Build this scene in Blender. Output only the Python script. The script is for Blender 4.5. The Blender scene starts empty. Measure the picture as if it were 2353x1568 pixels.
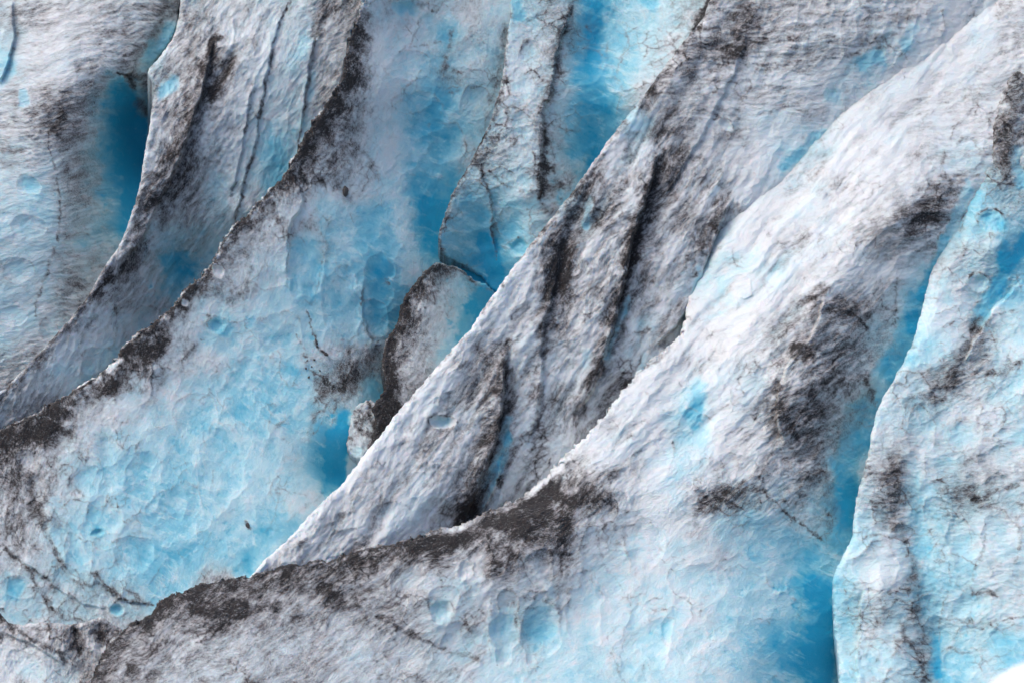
import bpy, math, time
import numpy as np
from mathutils import Vector, Matrix
T0 = time.time()
R = math.radians
sc = bpy.context.scene
C = sc.collection

# ------------------------------------------------------------------ camera, sky, sun
DIST = 100.0                     # metres from the camera to the near ice
WIDE = 30.0                      # metres of ice across the picture at that distance
U = WIDE / 2352.0                # one plan unit in metres
TILT = R(14)
CAMPOS = Vector((0, 0, 40))
cam_d = bpy.data.cameras.new("camera")
cam = bpy.data.objects.new("camera", cam_d)
C.objects.link(cam)
cam_d.sensor_width = 36
cam_d.lens = 36 * DIST / WIDE
cam_d.clip_start = 1
cam_d.clip_end = 3000
cam.location = CAMPOS
cam.rotation_euler = (R(90) - TILT, 0, 0)
cam_d.dof.use_dof = True
cam_d.dof.focus_distance = DIST + 10
cam_d.dof.aperture_fstop = 1.2
sc.camera = cam

SUN_EL, SUN_AZ = 56, -78         # azimuth measured from straight ahead (+y) towards the right
w = bpy.data.worlds.new("World"); sc.world = w; w.use_nodes = True
nt = w.node_tree
bg = nt.nodes["Background"]
sky = nt.nodes.new("ShaderNodeTexSky"); sky.sky_type = 'NISHITA'; sky.sun_disc = False
sky.sun_elevation = R(SUN_EL); sky.sun_rotation = R(SUN_AZ)
sky.air_density = 1.0; sky.dust_density = 4.0; sky.ozone_density = 1.0
nt.links.new(sky.outputs[0], bg.inputs[0]); bg.inputs[1].default_value = 0.15
sd = bpy.data.lights.new("sun", 'SUN'); sd.energy = 0.9; sd.angle = R(60); sd.color = (1.0, 0.93, 0.86)
so = bpy.data.objects.new("sun", sd); C.objects.link(so)
sdir = Vector((math.sin(R(SUN_AZ)) * math.cos(R(SUN_EL)), math.cos(R(SUN_AZ)) * math.cos(R(SUN_EL)), math.sin(R(SUN_EL))))
so.rotation_euler = sdir.to_track_quat('Z', 'Y').to_euler()
sc.view_settings.view_transform = 'Standard'; sc.view_settings.look = 'None'
sc.view_settings.exposure = 0.42; sc.view_settings.gamma = 1
sc.render.resolution_x = 1024; sc.render.resolution_y = 682
sc.render.engine = 'CYCLES'

# ------------------------------------------------------------------ noise in numpy
def _tab(seed):
    r = np.random.RandomState(seed)
    p = r.permutation(256); a = r.rand(256) * 2 * np.pi
    return np.concatenate([p, p]), np.cos(a).astype(np.float32), np.sin(a).astype(np.float32)
_tc = {}
def perlin(x, y, seed=0):
    if seed not in _tc: _tc[seed] = _tab(seed)
    p, gx, gy = _tc[seed]
    xi = np.floor(x).astype(np.int32); yi = np.floor(y).astype(np.int32)
    xf = (x - xi).astype(np.float32); yf = (y - yi).astype(np.float32)
    u = xf * xf * xf * (xf * (xf * 6 - 15) + 10); v = yf * yf * yf * (yf * (yf * 6 - 15) + 10)
    X0 = xi & 255; X1 = (xi + 1) & 255; Y0 = yi & 255; Y1 = (yi + 1) & 255
    def g(X, Y, dx, dy):
        h = p[p[X] + Y]; return gx[h] * dx + gy[h] * dy
    a = g(X0, Y0, xf, yf); b = g(X1, Y0, xf - 1, yf); c = g(X0, Y1, xf, yf - 1); d = g(X1, Y1, xf - 1, yf - 1)
    return ((a + u * (b - a)) * (1 - v) + (c + u * (d - c)) * v) * 1.5
def fbm(x, y, s, oct=4, seed=0, rough=0.5, ridged=False):
    o = 0; a = 1; n = 0
    for k in range(oct):
        q = perlin(x / s, y / s, seed + k * 7)
        if ridged: q = 1 - 2 * np.abs(q)
        o = o + a * q; n += a; a *= rough; s /= 2.03
    return o / n
def worley(x, y, s, seed=0, jit=0.85):
    r = np.random.RandomState(seed)
    jx = (r.rand(128, 128).astype(np.float32) - .5) * jit + .5; jy = (r.rand(128, 128).astype(np.float32) - .5) * jit + .5
    jv = r.rand(128, 128).astype(np.float32)
    x = x / s; y = y / s
    xi = np.floor(x).astype(np.int32); yi = np.floor(y).astype(np.int32)
    f1 = np.full(x.shape, 9, np.float32); f2 = f1.copy(); cv = np.zeros(x.shape, np.float32)
    for dx in (-1, 0, 1):
        for dy in (-1, 0, 1):
            X = xi + dx; Y = yi + dy
            k = (X & 127, Y & 127)
            d = np.hypot(X + jx[k] - x, Y + jy[k] - y)
            nearer = d < f1
            f2 = np.where(nearer, f1, np.minimum(f2, d))
            cv = np.where(nearer, jv[k], cv)
            f1 = np.where(nearer, d, f1)
    return f1, f2, cv
def sstep(a, b, x):
    t = np.clip((x - a) / (b - a), 0, 1); return t * t * (3 - 2 * t)

# ------------------------------------------------------------------ distances to lines
def seg_dist(px, py, pts, closed=False, want_side=False, want_t=False):
    """distance to a polyline; side > 0 on its right hand (screen, y down); t = position along it 0..1"""
    best = np.full(px.shape, 1e9, np.float32); side = np.zeros(px.shape, np.float32); tt = np.zeros(px.shape, np.float32)
    n = len(pts); rng = range(n if closed else n - 1)
    L = [0]
    for i in range(n - 1): L.append(L[-1] + math.hypot(pts[i+1][0] - pts[i][0], pts[i+1][1] - pts[i][1]))
    tot = max(L[-1], 1e-6)
    for i in rng:
        ax, ay = pts[i][:2]; bx, by = pts[(i + 1) % n][:2]
        dx, dy = bx - ax, by - ay; l2 = dx * dx + dy * dy + 1e-9
        t = np.clip(((px - ax) * dx + (py - ay) * dy) / l2, 0, 1)
        qx = px - (ax + t * dx); qy = py - (ay + t * dy)
        d = np.hypot(qx, qy)
        m = d < best
        best = np.where(m, d, best)
        if want_side: side = np.where(m, np.sign(dx * (py - ay) - dy * (px - ax)), side)
        if want_t: tt = np.where(m, (L[i] + t * math.sqrt(l2)) / tot, tt)
    return best, side, tt
def smooth_poly(pts, n=2, closed=True):
    for _ in range(n):
        q = []; m = len(pts)
        rng = range(m if closed else m - 1)
        if not closed: q.append(pts[0])
        for i in rng:
            a = pts[i]; b = pts[(i + 1) % m]
            q.append((a[0] * .75 + b[0] * .25, a[1] * .75 + b[1] * .25)); q.append((a[0] * .25 + b[0] * .75, a[1] * .25 + b[1] * .75))
        if not closed: q.append(pts[-1])
        pts = q
    return pts
def inside(px, py, poly):
    c = np.zeros(px.shape, bool); n = len(poly)
    for i in range(n):
        ax, ay = poly[i]; bx, by = poly[(i + 1) % n]
        if ay == by: continue
        m = ((ay > py) != (by > py)) & (px < (bx - ax) * (py - ay) / (by - ay) + ax)
        c ^= m
    return c
def tps(ctrl):
    P = np.array(ctrl, float); n = len(P); X = P[:, :2] / 1000
    def k(r2): return 0.5 * r2 * np.log(r2 + 1e-12)
    r2 = ((X[:, None] - X[None]) ** 2).sum(-1)
    A = np.zeros((n + 3, n + 3)); A[:n, :n] = k(r2) + np.eye(n) * 2e-3; A[:n, n] = 1; A[:n, n+1:] = X; A[n, :n] = 1; A[n+1:, :n] = X.T
    c = np.linalg.solve(A, np.concatenate([P[:, 2], [0, 0, 0]]))
    def f(x, y):
        x = x / 1000; y = y / 1000
        o = c[n] + c[n+1] * x + c[n+2] * y
        for i in range(n): o = o + c[i] * k((x - X[i, 0]) ** 2 + (y - X[i, 1]) ** 2)
        return o.astype(np.float32)
    return f

# ------------------------------------------------------------------ how clean / how dirty the ice is, cell by cell
CELL = 2352 / 36.0
BLUE = """
100011211221 012212326543 300000000000
300004001130 001433226542 000011130010
300023001231 012423226632 001102300000
100573001230 023633226700 000102100000
000580001330 124543226640 002221000000
222591022530 013432237000 000320000220
332580032402 035644320000 000000000023
333580042004 344855433000 000010000054
333503341033 444566400000 000000000225
332202701234 454567000000 022100004126
332023022334 350260000000 230000017124
330230043334 251240000020 000000037112
302300123432 230200110020 000000163102
013001234443 250000101000 112000051012
100113344544 310010100000 411000523201
001233444338 900000100001 200004610212
003444433338 000002000002 100006202200
012344443320 001000000013 123327203232
023434533500 000000000011 043326303321
024345435001 000000000111 224355213322
323345400000 000010001111 233474113421
323220000000 000212322223 134354223321
000000000000 001123443233 235694221423
122000000000 001222333433 334594232533
"""
DIRT = """
332235432224 521221241112 434322221012
221343442113 611222132112 353333310002
212344552123 501321230012 322222110012
335315441125 410021120013 322221101123
255303531115 400012230004 221110011125
335303532106 300024230015 321000112235
115404532052 300032144244 321011112324
114305632320 101021034524 440001235613
113234314202 000121042362 430011244221
214352242110 001410153532 310011121221
124432431000 004311153522 201115422031
123215201010 106101252512 001226531031
331153310012 354124232313 012256520250
421412100005 424134321501 111345412420
354211100013 271235233410 102555413121
643110000011 002325123121 001554022120
641000000010 021341211110 012450251233
342000000010 121361235410 464340350452
431010000002 110247993210 312232130311
321000000021 556756662200 010002011211
233320066776 643113231110 000000023011
123335767434 543222320000 100002333111
345375443334 244130300010 100000225221
113664333343 233320100110 000000114110
"""
def grid(txt):
    rows = []
    for l in txt.strip().splitlines():
        l = l.replace(' ', '').replace('b', '9')
        l = (l + l[-1] * 36)[:36]
        rows.append([int(c) / 9.0 for c in l])
    return np.array(rows, np.float32)
GB, GD = grid(BLUE), grid(DIRT) * 1.0 + .02
assert GB.shape == (24, 36) and GD.shape == (24, 36), (GB.shape, GD.shape)

# ------------------------------------------------------------------ the ice bodies, far to near
# out = outline; ctl = (x, y, relief towards the viewer); steps = ledges; dl = dirt lines; bl = clear blue patches
BODIES = []
def body(**k): BODIES.append(k)

M = 240   # margin round the picture
body(name='ice_slope', off=-100, label='grainy white ice slope in the far upper left with a deep blue arched hollow', cat='ice slope',
     out=[(-M,-M),(460,-M),(440,-20),(410,10),(408,60),(392,95),(360,135),(330,175),(400,190),(410,230),(420,420),(330,700),(160,860),(60,960),(-M,1040)],
     ctl=[(0,0,0),(-100,-100,0),(300,60,10),(430,-20,-40),(400,120,-60),(115,300,60),(0,320,60),(50,600,50),(0,800,40),(125,480,40),(190,400,-60),(180,600,-60),(230,300,-40),
          (300,280,-230),(300,400,-250),(270,180,10),(240,250,-50),(280,210,-100),(340,200,-120),(230,620,-160),(90,800,0),(-50,950,20),(350,600,-240)],
     roll=14, slope=0.8, cups=(40, 3.5, 1.6), ang=12, an=3.2,
     steps=[([(30,0),(34,100),(0,200)],14,40,20)],
     ridges=[([(410,10),(330,170)],-30,25)])
body(name='ice_ridge', label='long thin ice ridge with a black grit streak, second crest from the left', cat='ice ridge',
     out=[(-M,1200),(-M,980),(0,905),(50,850),(110,790),(165,727),(200,685),(240,612),(275,565),(300,500),(322,430),(332,350),(343,290),(352,228),(352,205),(344,182),(338,163),(370,130),(400,85),(410,40),(416,0),(430,-M),(1000,-M),(960,100),(850,350),(640,640),(400,900),(200,1060)],
     ctl=[(380,50,0),(350,250,60),(300,500,60),(200,690,60),(0,900,60),(-100,980,60),(480,150,30),(440,300,30),(400,420,0),(330,600,-20),(400,620,-190),(450,560,-190),(600,300,-60),(680,100,0),
          (620,450,-150),(200,850,-30),(120,900,0),(500,450,-120),(750,-50,20),(800,200,-60),(560,60,20),(300,820,-150),(540,480,-100),(100,1000,-60)],
     roll=10, slope=0.8, cups=(22, 5, 2.2), cang=68, ang=52, an=2.6,
     steps=[([(505,85),(485,115),(470,190),(440,290),(405,390),(360,470),(325,560),(262,610)],26,30,45),
            ([(665,0),(640,60),(618,140),(600,240),(588,330),(560,420),(540,500),(528,550)],8,20,18),
            ([(585,190),(570,250),(562,330),(545,400),(525,470)],7,20,16),
            ([(725,80),(710,160),(700,240),(692,320)],9,24,20)],
     ridges=[([(540,120),(500,190)],-14,12)])
body(name='ice_fin', off=10, label='large pale blue ice fin with dark gritty crest from bottom left to top centre', cat='ice fin',
     out=[(-M,1090),(-70,1030),(0,988),(45,965),(95,940),(130,915),(160,900),(205,872),(238,850),(268,818),(285,790),(345,742),(368,722),(400,700),(412,682),(450,640),(488,602),(505,560),(530,525),(580,478),(630,420),(655,398),(668,370),(697,320),(725,270),(755,232),(780,190),(790,130),(805,80),(822,40),(840,-20),(850,-M),
          (1300,-M),(1300,400),(1250,640),(1200,820),(1000,1100),(800,1300),(640,1420),(400,1520),(300,1800),(-M,1800)],
     ctl=[(850,-50,110),(800,100,100),(700,330,90),(500,600,80),(270,820,80),(0,1000,90),(-100,1100,100),(300,1000,40),(500,900,-30),(620,700,-10),(700,800,-70),(800,1000,-120),(770,1080,-230),(860,200,20),(950,300,-150),
          (960,500,-200),(1100,100,-60),(1100,650,-300),(1000,620,-240),(880,620,-120),(600,1250,-70),(420,1320,-30),(300,1280,15),(100,1180,60),(0,1300,60),(200,1420,20),(350,1400,0),(700,1150,-110),(900,900,-240),(950,50,-60),(720,560,10),(0,1500,0),(1000,1000,-300)],
     roll=12, slope=0.8, ang=60, an=1.4, scal=(54, 4.2, 0.85), crest=(46, 0.8), cpts=(1, 26), jag=8,
     steps=[([(655,395),(685,420),(700,470),(660,520),(662,640)],12,30,30),
            ([(0,1255),(55,1290),(110,1330),(170,1380),(250,1400)],-3.5,30,30),
            ([(220,1330),(270,1375),(345,1390)],-4,20,20),
            ([(840,640),(830,700),(850,780),(880,790)],8,18,22)],
     ridges=[([(900,130),(905,300),(930,450),(950,640)],9,50),([(250,1130),(240,1000)],-8,20),([(110,1160),(130,1260),(230,1340)],10,16)])
body(name='ice_wall', off=-40, label='scalloped blue ice wall at top centre between two grit seams and the diagonal ridge', cat='ice wall',
     out=[(1165,-M),(1168,0),(1172,40),(1160,100),(1155,180),(1140,230),(1122,290),(1100,330),(1088,365),(1060,405),(1040,440),(1028,480),(1012,520),(1005,555),(1012,580),(1040,600),(1075,615),(1110,640),(1133,670),(1200,720),(1400,600),(1800,100),(1800,-M)],
     ctl=[(1165,0,20),(1230,100,-10),(1090,360,-20),(1020,560,-60),(1290,60,10),(1270,200,0),(1240,400,-30),(1370,100,-110),(1380,300,-150),(1340,420,-200),(1600,30,30),(1480,200,-10),(1200,520,-110),(1110,560,-180),(1128,640,-240),(1260,480,-80),(1180,600,-140),(1650,-80,30),(1400,-80,-80),(1500,400,-180)],
     roll=9, slope=0.8, ang=20, an=1.3, scal=(38, 4.5, 0.95), jag=3, net=-.12,
     steps=[([(1320,0),(1300,60),(1275,140),(1270,200),(1245,260),(1248,330),(1240,480)],16,40,40),
            ([(1105,385),(1112,420),(1130,450),(1135,500),(1128,530),(1140,590)],10,20,30)],
     ridges=[])
body(name='ice_chunk', label='small grit-veined ice block wedged above the deep blue slot', cat='ice block',
     out=[(797,1040),(797,1010),(803,973),(812,945),(820,925),(846,915),(866,930),(875,960),(900,1000),(870,1060),(830,1060)],
     ctl=[(800,1000,-120),(830,960,-90),(860,960,-80),(840,1030,-100),(870,1030,-110)],
     roll=8, slope=0.8, ang=80, an=1.3, jag=4, scal=(20, 4, 0.8))
body(name='ice_tongue', label='rounded upright ice slab with a brown edge, tucked behind the diagonal ridge', cat='ice slab',
     out=[(842,1034),(858,1000),(862,960),(855,935),(876,905),(885,890),(878,840),(880,800),(895,765),(915,735),(922,690),(940,665),(962,635),(985,612),(1010,603),(1040,612),(1065,620),(1090,642),(1120,655),(1150,690),(1250,760),(1150,900),(1000,1100),(880,1200)],
     ctl=[(1010,610,-40),(930,700,-50),(895,780,-40),(870,960,-60),(950,850,-70),(1060,700,-130),(1090,740,-210),(1050,800,-180),(1000,700,-70),(1130,680,-200),(900,1000,-90),(1000,950,-160)],
     roll=10, slope=0.8, ang=65, an=1.4, jag=4, crest=(26, 0.5), cpts=(0, 18), scal=(70, 4, 0.4),
     steps=[], ridges=[])
body(name='diagonal_ridge', off=60, label='broad grey streaked ice ridge climbing diagonally from bottom centre to the top', cat='ice ridge',
     out=[(500,1420),(560,1345),(578,1318),(600,1292),(612,1280),(650,1250),(690,1205),(722,1170),(760,1135),(790,1108),(808,1080),(835,1045),(885,985),(910,950),(950,905),(1000,845),(1040,798),(1085,752),(1105,715),(1140,668),(1170,625),(1205,580),(1250,522),(1300,462),(1330,420),(1365,370),(1400,318),(1440,270),(1490,205),(1530,150),(1560,108),(1580,85),(1605,55),(1622,25),(1640,-20),(1690,-M),
          (2500,-M),(2500,60),(2100,350),(1900,520),(1780,700),(1600,1000),(1400,1250),(1100,1380),(700,1480)],
     ctl=[(1640,-20,60),(1520,160,70),(1400,320,80),(1140,680,100),(830,1050,110),(600,1290,110),(1000,1100,60),(900,1180,80),(1050,900,70),(1250,700,50),(1400,700,10),(1400,500,60),(1550,400,30),(1700,300,0),(1700,80,40),(1900,150,10),(2100,50,0),(1580,720,-70),
          (1500,800,-60),(1300,950,-50),(1200,1100,-60),(1100,1180,-70),(1800,420,-50),(1950,260,-60),(2300,0,-40),(1600,600,-20),(1050,1200,-50),(2300,-100,0),(1700,700,-180),(1500,1000,-180),(1250,1200,-180)],
     roll=13, slope=0.8, cups=(30, 4, 1.7), cang=62, flute=(60, 58, 17, lambda x, y: 1 - .6 * sstep(-120, 160, (x - 1500) * .8 - (y - 250) * 1.1)), alt=(4, 3.4, lambda x, y: sstep(-120, 160, (x - 1500) * .8 - (y - 250) * 1.1)), ang=50, an=2.4, scal=(34, 4.5, 0.55), jag=3,
     steps=[([(1165,790),(1156,900),(1150,975),(1110,1090),(1060,1210)],34,60,40),
            ([(1520,330),(1490,440),(1455,540),(1438,630),(1412,740),(1385,830),(1360,900),(1310,960)],30,60,50),
            ([(1690,445),(1660,500),(1630,590),(1605,650),(1560,745),(1500,800)],22,50,40),
            ([(1720,60),(1705,130),(1640,260),(1560,400),(1520,470)],6,90,90),
            ([(1290,560),(1270,680),(1240,780),(1250,900),(1200,1040)],12,60,60),
            ([(1150,1050),(1145,1110),(1100,1190)],16,20,24)],
     ridges=[([(1350,440),(1300,560),(1265,660)],-14,18),([(1620,60),(1560,170),(1470,280)],10,22),([(1600,80),(1620,20)],-14,8)])
body(name='front_ridge', off=120, dk=1.0, label='bright white ice ridge sweeping to a black gritty crest along the bottom', cat='ice ridge',
     out=[(-20,1820),(150,1700),(195,1590),(212,1545),(232,1500),(262,1462),(290,1438),(335,1415),(352,1392),(372,1375),(405,1360),(430,1358),(455,1340),(490,1335),(520,1330),(552,1322),(585,1322),(640,1298),(672,1288),(700,1292),(735,1280),(760,1285),(800,1268),(835,1258),(880,1250),(930,1240),(985,1222),(1030,1212),(1065,1202),(1110,1180),(1150,1162),(1200,1135),(1240,1105),(1290,1055),(1330,1020),(1372,972),(1410,920),(1450,872),(1490,832),(1530,800),(1570,768),(1570,735),(1590,650),(1590,590),(1610,520),(1650,440),(1700,370),(1750,310),(1800,260),(1850,220),(1910,180),(1980,130),(2050,90),(2120,60),(2200,20),(2280,-20),(2400,-80),
          (2700,-80),(2700,1700),(2700,1820)],
     dive=[(1480,838),(1530,800),(1570,768),(1605,715),(1640,650),(1655,600),(1680,545),(1725,485),(1775,430),(1805,408),(1845,365),(1885,322),(1925,282),(1970,245),(2025,200),(2090,155),(2145,125),(2205,85),(2285,50),(2357,15),(2500,-60)],
     ctl=[(212,1545,170),(370,1380,150),(640,1300,140),(930,1245,130),(1200,1180,110),(1340,1135,60),(1450,1200,20),(500,1500,150),(800,1450,100),(1000,1500,60),(1300,1400,30),(1500,1300,5),(1500,1560,50),(1700,1400,-15),(1850,1300,-110),(1880,1480,-150),(1900,1200,-100),(1940,1100,-90),
          (1550,1000,10),(1400,1080,50),(1200,1140,20),(1700,900,35),(1850,780,65),(1900,900,40),(2000,850,-50),(2040,780,-80),(1980,960,-100),(2120,640,-60),(2190,520,-40),(2060,500,40),(2150,470,10),(1900,600,15),(1700,650,-20),(1600,760,-35),(1645,650,-70),(1480,860,10),(1800,430,-100),(1950,280,-95),(2150,200,-90),(2352,50,-50),(2450,-20,-60),(2300,250,-60),(2230,400,-20),(2050,250,-85),(1680,560,-55),
          (2450,400,-60),(2450,1000,-300),(2450,1600,-350),(2000,1600,-300),(1920,1568,-250),(1700,1600,20),(300,1650,170),(1560,1150,40),(1750,1050,20)],
     roll=12, slope=0.8, cups=(34, 3.6, 2.1), cang=40, flute=(47, 58, 20, lambda x, y: (1 - sstep(960, 1140, y)) * (1 - .7 * sstep(1850, 1960, x - (700 - y) * .5))), alt=(8, 3.0, lambda x, y: sstep(1950, 2150, x)), ang=36, an=2.4, scal=(62, 4.5, 0.75), jag=7.5, gcrest=True, crest=(60, .85), cpts=(2, 35),
     steps=[
            ([(1840,800),(1790,870),(1780,950),(1800,1020)],-14,40,60),
            ([(1890,680),(1880,740),(1850,790)],-16,50,70)],
     ridges=[([(1900,330),(1790,430)],6,12),([(1560,780),(1650,650)],8,12),([(2080,490),(1960,560),(1890,680),(1850,790)],18,40),
             ([(1280,1400),(1230,1300),(1200,1260)],8,12),([(1130,1380),(1120,1450),(1150,1520)],6,10)])
body(name='right_slope', off=150, label='pale lilac-blue scalloped ice slope right of the narrow blue crevasse', cat='ice slope',
     out=[(1925,1820),(1925,1700),(1928,1600),(1925,1520),(1916,1440),(1910,1380),(1914,1320),(1935,1275),(1955,1240),(1962,1190),(1967,1140),(1985,1080),(1995,1040),(2003,985),(2020,925),(2040,895),(2050, 875),(2070, 840),(2095, 790),(2110, 740),(2125, 680),(2140, 620),(2160, 560),(2190, 500),(2205, 440),(2225, 380),(2240, 310),(2250, 240),(2265, 170),(2290, 80),(2330, -20),(2700,40),(2700,1820)],
     dive=[(2003, 985), (2020, 925), (2040, 895), (2070, 862), (2100, 820), (2130, 776), (2142, 735), (2158, 690), (2175, 640), (2200, 590), (2235, 540), (2250, 480), (2270, 430), (2290, 370), (2300, 300), (2310, 240), (2330, 180), (2360, 120)],
     ctl=[(1920,1568,-30),(1930,1300,-20),(2010,1000,20),(2100,850,20),(2160,700,-20),(2250,540,-30),(2310,300,-70),(2352,150,-90),(2450,100,-80),(2200,800,40),(2250,760,-30),(2300,660,-50),(2352,570,-60),(2300,560,10),(2330,420,-60),(2200,900,0),(2352,800,20),(2352,1000,20),(2080,1100,20),
          (2030,1300,20),(2100,1250,-30),(2150,1470,-60),(2250,1300,20),(2300,1500,0),(2060,1500,20),(2450,1200,20),(2000,1450,-20),(1945,1450,-60)],
     roll=14, slope=0.8, ang=24, an=1.9, scal=(48, 4.5, 0.9), cups=(30, 4, 1.6), alt=(2, 3.0, lambda x, y: sstep(900, 1100, y)), jag=3, net=-.1,
     steps=[([(1987,1345),(1972,1400),(1975,1460),(1966,1510),(1975,1600)],-18,24,24),
            ([(2352,640),(2300,690),(2268,725),(2240,780),(2215,830)],-26,40,40),
            ],
     ridges=[([(2090,1100),(2115,1250),(2125,1380),(2150,1500),(2155,1600)],-16,34),([(2340,160),(2330,250),(2310,400),(2290,440)],10,20)])
body(name='ice_hummock', off=60, label='low white and grey ice hummock in the bottom left corner', cat='ice hummock',
     out=[(-M,1410),(-40,1400),(0,1402),(15,1425),(45,1435),(80,1428),(110,1428),(150,1435),(190,1430),(220,1418),(238,1417),(262,1436),(300,1450),(380,1480),(380,1800),(-M,1800)],
     ctl=[(0,1410,100),(100,1430,100),(230,1420,100),(50,1520,100),(200,1530,70),(120,1480,110),(-100,1450,100),(300,1550,60),(0,1650,100),(250,1650,60)],
     roll=10, slope=0.8, ang=60, an=1.5, scal=(60, 5, 0.6), jag=3,
     steps=[([(0,1450),(60,1475),(110,1500),(150,1530)],-5,30,30)],
     ridges=[([(175,1440),(180,1500)],-10,14),([(225,1430),(235,1490)],-8,12)])

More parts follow.
